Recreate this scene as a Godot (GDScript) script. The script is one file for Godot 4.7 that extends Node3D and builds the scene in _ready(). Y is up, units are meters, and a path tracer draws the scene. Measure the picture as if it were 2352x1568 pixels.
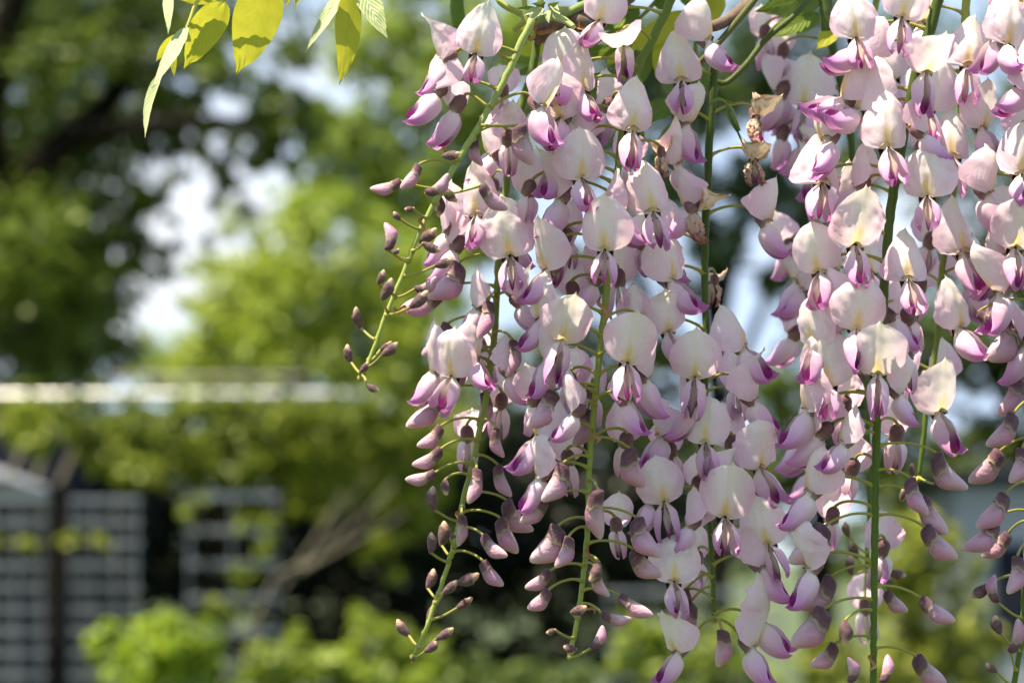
extends Node3D

# A wisteria in flower hangs in front of a garden; lens 85 mm, focus on the front racemes.
const T := 0.141176          # tangent of half the vertical view angle
const MM := 0.001
var cam: Camera3D
var rng := RandomNumberGenerator.new()
var used := {}
var M := {}
var banner_meshes: Array[ArrayMesh] = []
var fold_meshes: Array[ArrayMesh] = []
var back_meshes: Array[ArrayMesh] = []
var dry_meshes: Array[ArrayMesh] = []
var wing_meshes := {}
var keel_mesh: ArrayMesh
var calyx_meshes: Array[ArrayMesh] = []
var bud_calyx: Array[ArrayMesh] = []
var bud_body: Array[ArrayMesh] = []
var small_calyx: Array[ArrayMesh] = []
var small_tip: Array[ArrayMesh] = []
var noise := FastNoiseLite.new()
var down_normal: NoiseTexture2D

# the raceme that is being built
var cur: Node3D
var stem_px: Array[Vector2] = []
var stem_d0 := 0.85
var stem_d1 := 0.85
var att := -12.0
var side_sign := 1.0


func numbered(n: String) -> String:
	if not used.has(n):
		used[n] = 0
		return n
	used[n] += 1
	return "%s_%03d" % [n, used[n]]


func tag(o: Node, label: String, category: String, group := "", kind := "") -> void:
	if label != "":
		o.set_meta("label", label)
	if category != "":
		o.set_meta("category", category)
	if group != "":
		o.set_meta("group", group)
	if kind != "":
		o.set_meta("kind", kind)


func thing(called: String, label: String, category: String, at: Vector3, group := "") -> Node3D:
	var o := Node3D.new()
	o.name = numbered(called)
	add_child(o)
	o.position = at
	tag(o, label, category, group)
	return o


func part(called: String, mesh: Mesh, mat: Material, parent: Node, xf := Transform3D.IDENTITY) -> MeshInstance3D:
	var o := MeshInstance3D.new()
	o.name = called
	o.mesh = mesh
	o.material_override = mat
	o.transform = xf
	parent.add_child(o, true)
	return o


# a place seen at x, y of the 2352 x 1568 survey of the view, at a depth in metres along the line of sight
func at_px(x: float, y: float, d: float) -> Vector3:
	return cam.transform * Vector3((x - 1176.0) / 784.0 * T * d, (784.0 - y) / 784.0 * T * d, -d)


func px(d: float) -> float:
	return T * d / 784.0


# ---------------------------------------------------------------- shapes
func sheet(nu: int, nv: int, f: Callable) -> ArrayMesh:
	var st := SurfaceTool.new()
	st.begin(Mesh.PRIMITIVE_TRIANGLES)
	sheet_into(st, nu, nv, f, 0)
	st.generate_normals()
	return st.commit()


func sheet_into(st: SurfaceTool, nu: int, nv: int, f: Callable, base: int) -> int:
	for j in nv + 1:
		for i in nu + 1:
			var u := float(i) / nu
			var v := float(j) / nv
			var r: Array = f.call(u, v)
			st.set_color(r[1])
			st.set_uv(Vector2(u, 1.0 - v))
			st.add_vertex(r[0])
	for j in nv:
		for i in nu:
			var a := base + j * (nu + 1) + i
			var b := a + 1
			var c := a + nu + 1
			var d := c + 1
			st.add_index(a); st.add_index(c); st.add_index(b)
			st.add_index(b); st.add_index(c); st.add_index(d)
	return base + (nu + 1) * (nv + 1)


func tube_into(st: SurfaceTool, pts: Array[Vector3], radii: Array[float], sides: int, col: Color, base: int, col2 := Color(-1, 0, 0)) -> int:
	var n := pts.size()
	var dir := (pts[1] - pts[0]).normalized()
	var side := dir.cross(Vector3(0.13, 0.31, 0.94)).normalized()
	for i in n:
		dir = (pts[mini(i + 1, n - 1)] - pts[maxi(i - 1, 0)]).normalized()
		side = (side - dir * side.dot(dir)).normalized()
		var up := dir.cross(side)
		var c := col
		if col2.r >= 0.0:
			c = col.lerp(col2, float(i) / (n - 1))
		for k in sides:
			var a := TAU * k / sides
			st.set_color(c)
			st.set_uv(Vector2(float(k) / sides, float(i) / n))
			st.add_vertex(pts[i] + (side * cos(a) + up * sin(a)) * radii[i])
	for i in n - 1:
		for k in sides:
			var k2 := (k + 1) % sides
			var a := base + i * sides + k
			var b := base + i * sides + k2
			st.add_index(a); st.add_index(b); st.add_index(a + sides)
			st.add_index(b); st.add_index(b + sides); st.add_index(a + sides)
	# closed ends
	for e in [0, n - 1]:
		st.set_color(col)
		st.set_uv(Vector2(0.5, 0.5))
		st.add_vertex(pts[e])
		var c0: int = base + n * sides + (0 if e == 0 else 1)
		for k in sides:
			var k2 := (k + 1) % sides
			var r0: int = base + e * sides
			if e == 0:
				st.add_index(c0); st.add_index(r0 + k2); st.add_index(r0 + k)
			else:
				st.add_index(c0); st.add_index(r0 + k); st.add_index(r0 + k2)
	return base + n * sides + 2


func tube(pts: Array[Vector3], radii: Array[float], sides: int, col := Color.WHITE, col2 := Color(-1, 0, 0)) -> ArrayMesh:
	var st := SurfaceTool.new()
	st.begin(Mesh.PRIMITIVE_TRIANGLES)
	tube_into(st, pts, radii, sides, col, 0, col2)
	st.generate_normals()
	return st.commit()


func bevel_box(size: Vector3, b: float) -> ArrayMesh:
	# a box with chamfered edges along its longest direction and at its ends
	var st := SurfaceTool.new()
	st.begin(Mesh.PRIMITIVE_TRIANGLES)
	st.set_smooth_group(-1)
	var h := size / 2.0
	var rings := [[-h.y, b], [-h.y + b, 0.0], [h.y - b, 0.0], [h.y, b]]
	var rows := []
	for r in rings:
		var x: float = h.x - r[1]
		var z: float = h.z - r[1]
		var y: float = r[0]
		rows.append([Vector3(-x + b, y, -z), Vector3(x - b, y, -z), Vector3(x, y, -z + b), Vector3(x, y, z - b), Vector3(x - b, y, z), Vector3(-x + b, y, z), Vector3(-x, y, z - b), Vector3(-x, y, -z + b)])
	for i in 3:
		for k in 8:
			var k2 := (k + 1) % 8
			for v in [rows[i][k], rows[i + 1][k], rows[i][k2], rows[i][k2], rows[i + 1][k], rows[i + 1][k2]]:
				st.add_vertex(v)
	for k in range(1, 7):
		for v in [rows[3][0], rows[3][k + 1], rows[3][k]]:
			st.add_vertex(v)
		for v in [rows[0][0], rows[0][k], rows[0][k + 1]]:
			st.add_vertex(v)
	st.generate_normals()
	return st.commit()


func bar(called: String, a: Vector3, b: Vector3, w: float, t: float, mat: Material, parent: Node3D) -> MeshInstance3D:
	var y := (b - a).normalized()
	var x := y.cross(Vector3(0, 0, 1) if absf(y.z) < 0.9 else Vector3(0, 1, 0)).normalized()
	var bs := Basis(x, y, x.cross(y))
	return part(called, bevel_box(Vector3(w, a.distance_to(b), t), minf(w, t) * 0.12), mat, parent, Transform3D(bs, (a + b) / 2.0 - parent.position))


# ---------------------------------------------------------------- materials
func petal_material(back: Color, rough: float) -> StandardMaterial3D:
	var m := StandardMaterial3D.new()
	m.vertex_color_use_as_albedo = true
	m.roughness = rough
	m.metallic_specular = 0.35
	m.cull_mode = BaseMaterial3D.CULL_DISABLED
	m.backlight_enabled = true
	m.backlight = back
	return m


func plain(c: Color, rough := 0.8, spec := 0.4) -> StandardMaterial3D:
	var m := StandardMaterial3D.new()
	m.albedo_color = c.linear_to_srgb()
	m.roughness = rough
	m.metallic_specular = spec
	return m


func noise_tex(freq: float, c0: Color, c1: Color, seed_ := 1, size := 256) -> NoiseTexture2D:
	var n := FastNoiseLite.new()
	n.frequency = freq
	n.seed = seed_
	n.fractal_octaves = 5
	var t := NoiseTexture2D.new()
	t.width = size
	t.height = size
	t.seamless = true
	t.noise = n
	var g := Gradient.new()
	g.set_color(0, c0.linear_to_srgb())
	g.set_color(1, c1.linear_to_srgb())
	t.color_ramp = g
	return t


func mottled(c0: Color, c1: Color, scale: float, rough := 0.85, seed_ := 1) -> StandardMaterial3D:
	var m := StandardMaterial3D.new()
	m.albedo_texture = noise_tex(0.02, c0, c1, seed_)
	m.uv1_triplanar = true
	m.uv1_world_triplanar = true
	m.uv1_scale = Vector3.ONE * scale
	m.roughness = rough
	return m


func leaf_vein_texture(base: Color, vein: Color) -> ImageTexture:
	var w := 128
	var h := 256
	var im := Image.create(w, h, false, Image.FORMAT_RGB8)
	for y in h:
		for x in w:
			var u := absf((x + 0.5) / w - 0.5) * 2.0
			var v := 1.0 - (y + 0.5) / h
			var k := exp(-pow(u / 0.035, 2.0))
			var s := fposmod((v - u * 0.30) * 11.0, 1.0)
			k = maxf(k, 0.55 * exp(-pow((s - 0.5) / 0.09, 2.0)) * (1.0 - u * 0.6))
			var s2 := fposmod((v * 1.0 + u * 0.5) * 46.0, 1.0)
			k = maxf(k, 0.16 * exp(-pow((s2 - 0.5) / 0.2, 2.0)))
			k = clampf(k + 0.12 * noise.get_noise_2d(x * 2.0, y * 2.0), 0.0, 1.0)
			im.set_pixel(x, y, base.lerp(vein, k).linear_to_srgb())
	return ImageTexture.create_from_image(im)


func leaf_bump_texture() -> ImageTexture:
	var w := 128
	var h := 256
	var im := Image.create(w, h, false, Image.FORMAT_RGB8)
	for y in h:
		for x in w:
			var u := absf((x + 0.5) / w - 0.5) * 2.0
			var v := 1.0 - (y + 0.5) / h
			var s := fposmod((v - u * 0.30) * 11.0, 1.0)
			var k := 0.5 + 0.3 * sin(s * TAU) * (1.0 - u * 0.4) - 0.4 * exp(-pow(u / 0.05, 2.0)) + 0.1 * noise.get_noise_2d(x * 3.0, y * 3.0)
			im.set_pixel(x, y, Color(k, k, k))
	im.bump_map_to_normal_map(3.0)
	return ImageTexture.create_from_image(im)


func vein_map(bump: bool) -> ImageTexture:
	var w := 192
	var h := 192
	var im := Image.create(w, h, false, Image.FORMAT_RGB8)
	for y in h:
		for x in w:
			var u := (x + 0.5) / w
			var v := 1.0 - (y + 0.5) / h
			var q := fposmod((u - 0.5) * 15.0 + (u - 0.5) * 9.0 * v + 0.8 * noise.get_noise_2d(u * 40.0, v * 90.0), 1.0)
			var k := exp(-pow((q - 0.5) / 0.13, 2.0)) * (0.35 + 0.65 * smoothstep(0.95, 0.2, v))
			var q2 := fposmod((u - 0.5) * 41.0 + 2.0 * noise.get_noise_2d(u * 90.0 + 60.0, v * 120.0), 1.0)
			k += 0.35 * exp(-pow((q2 - 0.5) / 0.22, 2.0))
			var m := noise.get_noise_2d(x * 1.3 + 400.0, y * 1.3)
			if bump:
				var g := clampf(0.6 - 0.4 * k + 0.25 * m, 0.0, 1.0)
				im.set_pixel(x, y, Color(g, g, g))
			else:
				im.set_pixel(x, y, Color(1.0 - 0.010 * k + 0.012 * m, 1.0 - 0.035 * k + 0.02 * m, 1.0 - 0.012 * k + 0.01 * m))
	if bump:
		im.bump_map_to_normal_map(1.6)
	return ImageTexture.create_from_image(im)


func downy(m: StandardMaterial3D, scale: float) -> void:
	m.normal_enabled = true
	m.normal_texture = down_normal
	m.normal_scale = 0.8
	m.uv1_triplanar = true
	m.uv1_scale = Vector3.ONE * scale


func make_materials() -> void:
	var nn := FastNoiseLite.new()
	nn.frequency = 0.06
	nn.seed = 9
	nn.fractal_octaves = 4
	down_normal = NoiseTexture2D.new()
	down_normal.width = 256
	down_normal.height = 256
	down_normal.seamless = true
	down_normal.as_normal_map = true
	down_normal.bump_strength = 6.0
	down_normal.noise = nn
	M.petal = petal_material(Color(0.92, 0.92, 0.92), 0.5)
	M.wing = petal_material(Color(0.75, 0.75, 0.75), 0.45)
	for m in [M.petal, M.wing]:
		m.albedo_texture = vein_map(false) if m == M.petal else M.petal.albedo_texture
		m.normal_enabled = true
		m.normal_texture = vein_map(true) if m == M.petal else M.petal.normal_texture
		m.normal_scale = 0.5
	M.dry = petal_material(Color(0.55, 0.55, 0.55), 0.8)
	M.calyx = petal_material(Color(0.15, 0.15, 0.15), 0.75)
	downy(M.calyx, 90.0)
	M.calyx.rim_enabled = true
	M.calyx.rim = 0.2
	M.calyx.rim_tint = 0.2
	M.budcap = M.calyx.duplicate()
	downy(M.budcap, 1.4)
	M.bud = petal_material(Color(0.45, 0.45, 0.45), 0.42)
	downy(M.bud, 0.6)
	M.bud.normal_scale = 0.35
	M.green = petal_material(Color(0.25, 0.25, 0.25), 0.5)
	downy(M.green, 160.0)
	M.green.rim_enabled = true
	M.green.rim = 0.15
	M.bract = petal_material(Color(0.4, 0.4, 0.4), 0.8)
	M.young = petal_material(Color(1.0, 1.0, 1.0), 0.5)
	M.young.vertex_color_use_as_albedo = false
	M.young.albedo_texture = leaf_vein_texture(Color(0.48, 0.47, 0.04), Color(0.41, 0.43, 0.05))
	M.young.normal_enabled = true
	M.young.normal_texture = leaf_bump_texture()
	M.downy = petal_material(Color(0.45, 0.45, 0.45), 0.45)
	M.downy.vertex_color_use_as_albedo = false
	M.downy.albedo_texture = leaf_vein_texture(Color(0.34, 0.40, 0.17), Color(0.5, 0.56, 0.36))
	M.downy.normal_enabled = true
	M.downy.normal_texture = M.young.normal_texture
	M.downy.rim_enabled = true
	M.downy.rim = 1.0
	M.leaf = petal_material(Color(0.8, 0.8, 0.8), 0.5)
	M.leaf.vertex_color_use_as_albedo = false
	M.leaf.albedo_texture = leaf_vein_texture(Color(0.13, 0.19, 0.025), Color(0.22, 0.3, 0.06))
	M.leaf.normal_enabled = true
	M.leaf.normal_texture = M.young.normal_texture
	M.foliage = petal_material(Color(0.85, 0.85, 0.85), 0.38)
	M.foliage.metallic_specular = 0.4
	M.wood = mottled(Color(0.07, 0.045, 0.03), Color(0.24, 0.17, 0.12), 60.0)
	M.bark = mottled(Color(0.008, 0.007, 0.005), Color(0.022, 0.019, 0.013), 2.0)
	M.grey_wood = mottled(Color(0.22, 0.19, 0.15), Color(0.42, 0.37, 0.3), 3.0)
	M.twig = mottled(Color(0.09, 0.085, 0.06), Color(0.22, 0.20, 0.15), 3.0)
	M.steel = mottled(Color(0.70, 0.67, 0.60), Color(0.90, 0.88, 0.84), 6.0, 0.25)
	M.steel.metallic = 0.75
	M.steel.metallic_specular = 0.8
	M.slat = mottled(Color(0.09, 0.11, 0.12), Color(0.24, 0.27, 0.29), 5.0, 0.7)
	M.post = mottled(Color(0.008, 0.007, 0.006), Color(0.022, 0.018, 0.014), 6.0)
	M.grass = mottled(Color(0.03, 0.05, 0.01), Color(0.08, 0.11, 0.025), 0.7)
	M.navy = mottled(Color(0.010, 0.012, 0.020), Color(0.022, 0.025, 0.036), 1.5, 0.6)
	M.pale = mottled(Color(0.20, 0.22, 0.25), Color(0.30, 0.33, 0.37), 1.5, 0.6)
	for k in ["post", "navy", "twig", "slat", "bark"]:
		M[k].metallic_specular = 0.12


# ---------------------------------------------------------------- flower parts
const WHITE := Color(0.91, 0.88, 0.865)
const PINK := Color(0.87, 0.595, 0.74)
const CREAM := Color(0.86, 0.82, 0.66)
const YELLOW := Color(0.88, 0.64, 0.07)
const PURPLE := Color(0.54, 0.17, 0.50)
const MAGENTA := Color(0.30, 0.03, 0.22)
const CALYX := Color(0.15, 0.07, 0.085)


func make_banner(fold: float, lean: float, bend: float, tip: float, wave: float, tall: float, sd: int, dry := false, wide := 1.0, asym := 0.0, twist := 0.0, blush := 0.0) -> ArrayMesh:
	var W := 10.0 * MM * wide
	var H := 18.5 * MM * tall
	var f := func(uu: float, v: float) -> Array:
		var u := uu * 2.0 - 1.0
		var w := 0.0
		if v < 0.10:
			w = lerpf(0.16, 0.74, smoothstep(0.0, 0.10, v))
		elif v < 0.34:
			w = lerpf(0.74, 1.0, sin(PI * 0.5 * (v - 0.10) / 0.24))
		else:
			w = pow(maxf(0.0, cos(PI * 0.5 * (v - 0.34) / 0.66)), 0.54)
		var fo := fold * (1.0 + asym * signf(u) * smoothstep(0.0, 0.2, absf(u)))
		var th := fo * w * u
		var R := W / fo
		var x := R * sin(th)
		var zc := -R * (1.0 - cos(th)) - 0.30 * fold * W * (sqrt(u * u * w * w + 0.006) - 0.077)
		var b := bend
		var phi := lean - b * v
		var y := H * (sin(lean) - sin(phi)) / b
		var z := H * (cos(phi) - cos(lean)) / b
		y -= 0.24 * H * u * u * w * pow(1.0 - v, 4.0) + 1.2 * MM
		y += 0.07 * H * maxf(0.0, 1.0 - absf(u) * 1.3) * smoothstep(0.88, 1.0, v)
		var tw := twist * v * v
		zc = zc * cos(tw) + x * sin(tw)
		x = x * cos(tw)
		var n := Vector3(0, -sin(phi), cos(phi))
		var crease := -0.9 * MM * exp(-pow(u * w / 0.10, 2.0)) * (1.0 - v * 0.6)
		var curl := tip * MM * pow(maxf(0.0, v - 0.72) / 0.28, 2.0)
		var wv := wave * MM * noise.get_noise_3d(u * w * 55.0 + sd * 37.0, v * 60.0, sd * 11.0) * (0.25 + absf(u) * w)
		var edge := (2.2 * sin(sd * 1.7 + signf(u)) - 1.0) * MM * pow(absf(u), 4.0) * w * (0.4 + 0.6 * v)
		var p := Vector3(x, y, z) + n * (zc + crease + curl + wv + edge)
		var c := WHITE.lerp(PINK, clampf(pow(absf(u) * w, 1.2) * (0.72 + 0.14 * sin(sd * 2.3)) + 0.32 * (1.0 - v) + blush + 0.22 * noise.get_noise_3d(u * 30.0, v * 30.0, sd * 5.0), 0.0, 1.0))
		c = c.lerp(CREAM, 0.55 * exp(-pow(u * w / 0.30, 2.0)) * (0.55 + 0.5 * v) * smoothstep(0.1, 0.3, v))
		var yw := 0.165 * (1.0 - smoothstep(0.04, 0.54, v)) + 0.02
		var yy := exp(-pow(u * w / yw, 2.0)) * smoothstep(0.50, 0.22, v + 0.06 * noise.get_noise_2d(u * 90.0, sd * 20.0)) * (0.75 + 0.25 * sin(u * w * 60.0))
		c = c.lerp(YELLOW, 0.92 * yy)
		c = c.lerp(CREAM, 0.5 * smoothstep(0.9, 1.0, v))
		c = c.lerp(Color(0.74, 0.6, 0.70), 0.10 * maxf(0.0, sin(u * 34.0 + noise.get_noise_2d(v * 40.0, sd) * 3.0)) * (1.0 - yy))
		if dry:
			var k := clampf(0.45 + noise.get_noise_3d(u * 60.0, v * 60.0, sd * 3.0) * 1.2 + absf(u) * 0.35, 0.0, 1.0)
			c = Color(0.76, 0.63, 0.50).lerp(Color(0.42, 0.24, 0.12), k * k * k * k)
		return [p, c]
	return sheet(22, 18, f)


func make_wing(side: float, dry := false) -> ArrayMesh:
	var L := 16.8 * MM
	var a0 := 0.10
	var a1 := 1.22
	var f := func(s: float, t: float) -> Array:
		var b := a1 - a0
		var al := a0 + b * t
		var y := -L * (sin(al) - sin(a0)) / b
		var z := L * (cos(a0) - cos(al)) / b
		var claw := lerpf(0.35, 1.0, smoothstep(0.0, 0.30, t))
		var back := 4.7 * MM * claw * pow(maxf(0.0, 1.0 - pow(t, 3.2)), 0.62)
		var front := 3.5 * MM * claw * (1.0 - smoothstep(0.45, 1.0, t) * 0.98)
		var n := Vector3(0, sin(al), cos(al))
		var off := lerpf(-back, front, s)
		var prof := (back + front) / (8.2 * MM)
		var x := 0.25 * MM + 3.4 * MM * sin(PI * (0.11 + 0.86 * s)) * prof + 1.6 * MM * smoothstep(0.55, 1.0, t) * s - 0.8 * MM * pow(t, 3.0)
		var p := Vector3(side * x, y - 1.0 * MM, z - 1.5 * MM) + n * off
		p.x += side * 0.5 * MM * noise.get_noise_3d(s * 40.0, t * 50.0, side * 9.0)
		var k := smoothstep(0.30, 0.98, t + 0.14 * (0.5 - s) + 0.1 * noise.get_noise_2d(s * 70.0, t * 20.0))
		var c := Color(0.86, 0.80, 0.70).lerp(Color(0.80, 0.58, 0.72), smoothstep(0.05, 0.4, t)).lerp(PURPLE, k * 0.94)
		c = c.lerp(MAGENTA, 0.16 * maxf(0.0, sin(s * 40.0 + t * 6.0)) * k)
		c = c.lerp(Color(0.80, 0.58, 0.74), 0.6 * smoothstep(0.86, 1.0, s) * (1.0 - 0.5 * k) + 0.25 * smoothstep(0.1, 0.0, s))
		if dry:
			c = Color(0.62, 0.45, 0.34).lerp(Color(0.36, 0.16, 0.15), k)
			p += Vector3(noise.get_noise_2d(s * 90.0, t * 90.0), 0, noise.get_noise_2d(t * 90.0, s * 90.0)) * 2.2 * MM
		return [p, c]
	return sheet(10, 16, f)


func make_keel() -> ArrayMesh:
	var L := 15.0 * MM
	var f := func(uu: float, t: float) -> Array:
		var u := uu * 2.0 - 1.0
		var al := 0.05 + 1.1 * t
		var y := -L * (sin(al) - sin(0.05)) / 1.1
		var z := L * (cos(0.05) - cos(al)) / 1.1
		var prof := lerpf(0.3, 1.0, smoothstep(0.1, 0.6, t)) * sqrt(maxf(0.0, 1.0 - pow(maxf(0.0, t - 0.6) / 0.405, 2.2)))
		var n := Vector3(0, sin(al), cos(al))
		var p := Vector3(signf(u) * 1.25 * MM * sqrt(absf(u)) * prof, y - 1.0 * MM, z - 1.5 * MM) + n * ((absf(u) - 0.55) * 6.0 * MM * prof)
		var c := Color(0.82, 0.76, 0.66).lerp(MAGENTA, smoothstep(0.4, 0.85, t))
		return [p, c]
	return sheet(10, 12, f)


func make_calyx(sd: int) -> ArrayMesh:
	var a := Vector3(0, -0.66, 0.75).normalized()
	var e1 := Vector3(1, 0, 0)
	var e2 := a.cross(e1)
	var f := func(u: float, v: float) -> Array:
		var ph := TAU * u
		var teeth := 1.0 + (0.16 * pow(0.5 + 0.5 * cos(5.0 * ph + sd), 2.0) - 0.05) * smoothstep(0.5, 1.0, v)
		var r := 0.55 * MM
		if v < 0.35:
			r = lerpf(0.5, 2.6, sqrt(v / 0.35)) * MM
		else:
			r = lerpf(2.6, 2.8, (v - 0.35) / 0.65) * MM
		r *= 1.0 + 0.06 * noise.get_noise_2d(ph * 20.0, v * 40.0 + sd * 50.0)
		var p := Vector3(0, 2.4, -6.4) * MM + a * (v * teeth * 6.4 * MM) + (e1 * cos(ph) + e2 * sin(ph)) * r
		var c := CALYX.lerp(Color(0.30, 0.18, 0.18), clampf(0.5 * v + 0.5 * noise.get_noise_2d(u * 60.0, v * 40.0 + sd * 9.0), 0.0, 1.0))
		c = c.lerp(Color(0.36, 0.30, 0.20), 0.6 * smoothstep(0.86, 1.0, v))
		return [p, c]
	return sheet(20, 10, f)


# buds lie along +y with length 1, belly towards +x
func make_bud(sd: int) -> void:
	var bend := 0.15 + 0.05 * (sd % 3)
	var axis := func(t: float) -> Vector3:
		return Vector3(bend * 4.0 * t * (1.0 - t) * 0.55 - bend * 0.35 * smoothstep(0.6, 1.0, t), t, 0)
	var split := 0.36 + 0.03 * (sd % 3)
	var fc := func(u: float, v: float) -> Array:
		var ph := TAU * u
		var t := v * (split + 0.05 * cos(ph) + 0.035 * cos(ph * 5.0 + sd) * v)
		var r := 0.0
		if v < 0.28:
			r = 0.155 * sqrt(maxf(0.0, 1.0 - pow(1.0 - v / 0.28, 2.0)))
		else:
			r = lerpf(0.155, 0.18, (v - 0.28) / 0.72)
		var p: Vector3 = axis.call(t) + Vector3(cos(ph) * r * 1.08, 0, sin(ph) * r * 0.92)
		var c := CALYX.lerp(Color(0.05, 0.022, 0.04), 0.8 - 0.8 * v).lerp(Color(0.25, 0.15, 0.15), clampf(0.5 * noise.get_noise_2d(u * 60.0, v * 60.0 + sd * 9.0) + 0.2 * v, 0.0, 1.0))
		c = c.lerp(Color(0.42, 0.34, 0.24), 0.8 * smoothstep(0.72, 1.0, v))
		return [p, c]
	bud_calyx.append(sheet(18, 10, fc))
	var fb := func(u: float, v: float) -> Array:
		var ph := TAU * u
		var t := lerpf(0.22, 1.0, v)
		var r := 0.155 + 0.045 * sin(PI * clampf((t - 0.3) / 0.62, 0, 1))
		r *= sqrt(maxf(0.0, 1.0 - pow(maxf(0.0, t - 0.60) / 0.405, 2.1)))
		var p: Vector3 = axis.call(t) + Vector3(cos(ph) * r * 1.12, 0, sin(ph) * r * 0.76)
		p.z += 0.008 * noise.get_noise_2d(u * 50.0, v * 50.0)
		var c := Color(0.56, 0.36, 0.43).lerp(Color(0.48, 0.21, 0.33), smoothstep(-0.7, 0.8, cos(ph) + 0.5 * noise.get_noise_2d(u * 30.0, v * 30.0 + sd * 8.0)))
		c = c.lerp(Color(0.66, 0.56, 0.44), 0.5 * smoothstep(0.35, 0.1, v) + 0.6 * smoothstep(0.88, 1.0, v))
		c = c.lerp(Color(0.66, 0.56, 0.54), 0.3 * smoothstep(0.75, 1.0, -cos(ph))).lerp(Color(0.24, 0.13, 0.16), 0.55 * smoothstep(0.50, 0.18, v + 0.1 * cos(ph * 5.0)))
		return [p, c]
	bud_body.append(sheet(16, 16, fb))


func make_small_bud(sd: int) -> void:
	var fc := func(u: float, v: float) -> Array:
		var ph := TAU * u
		var t := v * (0.74 + 0.08 * cos(ph * 2.0 + sd) * v)
		var r := 0.05 + 0.20 * sin(PI * clampf(t * 0.86 + 0.06, 0.0, 1.0))
		r *= 1.0 + 0.08 * noise.get_noise_2d(ph * 30.0, t * 60.0 + sd * 30.0)
		var p := Vector3(cos(ph) * r + 0.06 * sin(PI * t), t, sin(ph) * r * 0.92)
		var c := Color(0.085, 0.04, 0.05).lerp(Color(0.21, 0.14, 0.125), clampf(0.25 + 0.7 * noise.get_noise_2d(u * 90.0, v * 60.0 + sd * 19.0), 0.0, 1.0))
		c = c.lerp(Color(0.40, 0.36, 0.2), 0.55 * smoothstep(0.88, 1.0, v))
		return [p, c]
	small_calyx.append(sheet(14, 10, fc))
	var ft := func(u: float, v: float) -> Array:
		var ph := TAU * u
		var t := lerpf(0.45, 1.0, v)
		var r := 0.205 * sqrt(maxf(0.0, 1.0 - pow((t - 0.45) / 0.552, 1.7)))
		var p := Vector3(cos(ph) * r + 0.06 * sin(PI * t), t, sin(ph) * r * 0.9)
		var c := Color(0.42, 0.22, 0.22).lerp(Color(0.60, 0.46, 0.26), smoothstep(0.5, 1.0, v))
		return [p, c]
	small_tip.append(sheet(12, 8, ft))


func make_flower_parts() -> void:
	var r2 := RandomNumberGenerator.new()
	r2.seed = 77
	for k in 16:
		banner_meshes.append(make_banner(r2.randf_range(0.5, 1.05), r2.randf_range(0.55, 0.95), r2.randf_range(0.35, 1.1), r2.randf_range(-3.5, 3.5), r2.randf_range(0.8, 2.0), r2.randf_range(0.92, 1.08), k, false, r2.randf_range(0.88, 1.05), r2.randf_range(-0.3, 0.3), r2.randf_range(-0.35, 0.35)))
	for k in 10:
		fold_meshes.append(make_banner(r2.randf_range(1.15, 1.75), r2.randf_range(0.25, 0.6), r2.randf_range(0.5, 1.3), r2.randf_range(-4.0, 4.0), r2.randf_range(1.0, 2.2), r2.randf_range(0.95, 1.1), k + 20, false, r2.randf_range(0.9, 1.05), r2.randf_range(-0.25, 0.25), r2.randf_range(-0.5, 0.5), 0.08))
	for k in 8:
		back_meshes.append(make_banner(r2.randf_range(0.7, 1.35), r2.randf_range(0.5, 1.0), r2.randf_range(0.6, 1.3), r2.randf_range(-4.0, 4.0), r2.randf_range(1.0, 2.4), r2.randf_range(0.82, 0.98), k + 50, false, r2.randf_range(0.8, 0.95), r2.randf_range(-0.35, 0.35), r2.randf_range(-0.5, 0.5), 0.32))
	for k in 3:
		dry_meshes.append(make_banner(1.1 + 0.2 * k, 1.3, 1.2, 4.0, 3.6, 0.9, k + 40, true))
	wing_meshes[1] = make_wing(1.0)
	wing_meshes[-1] = make_wing(-1.0)
	wing_meshes[2] = make_wing(1.0, true)
	wing_meshes[-2] = make_wing(-1.0, true)
	keel_mesh = make_keel()
	for k in 3:
		calyx_meshes.append(make_calyx(k))
	for k in 5:
		make_bud(k)
		make_small_bud(k)


# ---------------------------------------------------------------- racemes
func raceme(label: String, d0: float, d1: float, r0: float, r1: float, c0: Color, c1: Color, pts: Array[Vector2]) -> void:
	stem_px = pts
	stem_d0 = d0
	stem_d1 = d1
	var top := at_px(pts[0].x, pts[0].y, d0)
	cur = thing("wisteria_raceme", label, "flower cluster", top, "racemes hanging from the wisteria")
	var y0 := pts[0].y
	var y1 := pts[-1].y
	var n := int((y1 - y0) / 16.0)
	var line: Array[Vector3] = []
	var rad: Array[float] = []
	for i in n + 1:
		var y := lerpf(y0, y1, float(i) / n)
		var k := float(i) / n
		line.append(stem_at(y) - top + Vector3(noise.get_noise_2d(y * 0.9, 3.0 + d0 * 500.0), 0, noise.get_noise_2d(y * 0.9, 90.0)) * 0.4 * MM)
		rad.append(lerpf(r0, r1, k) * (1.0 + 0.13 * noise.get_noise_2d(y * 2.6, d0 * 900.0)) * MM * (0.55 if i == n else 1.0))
	part("rachis", tube(line, rad, 10, c0, c1), M.green, cur)


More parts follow.
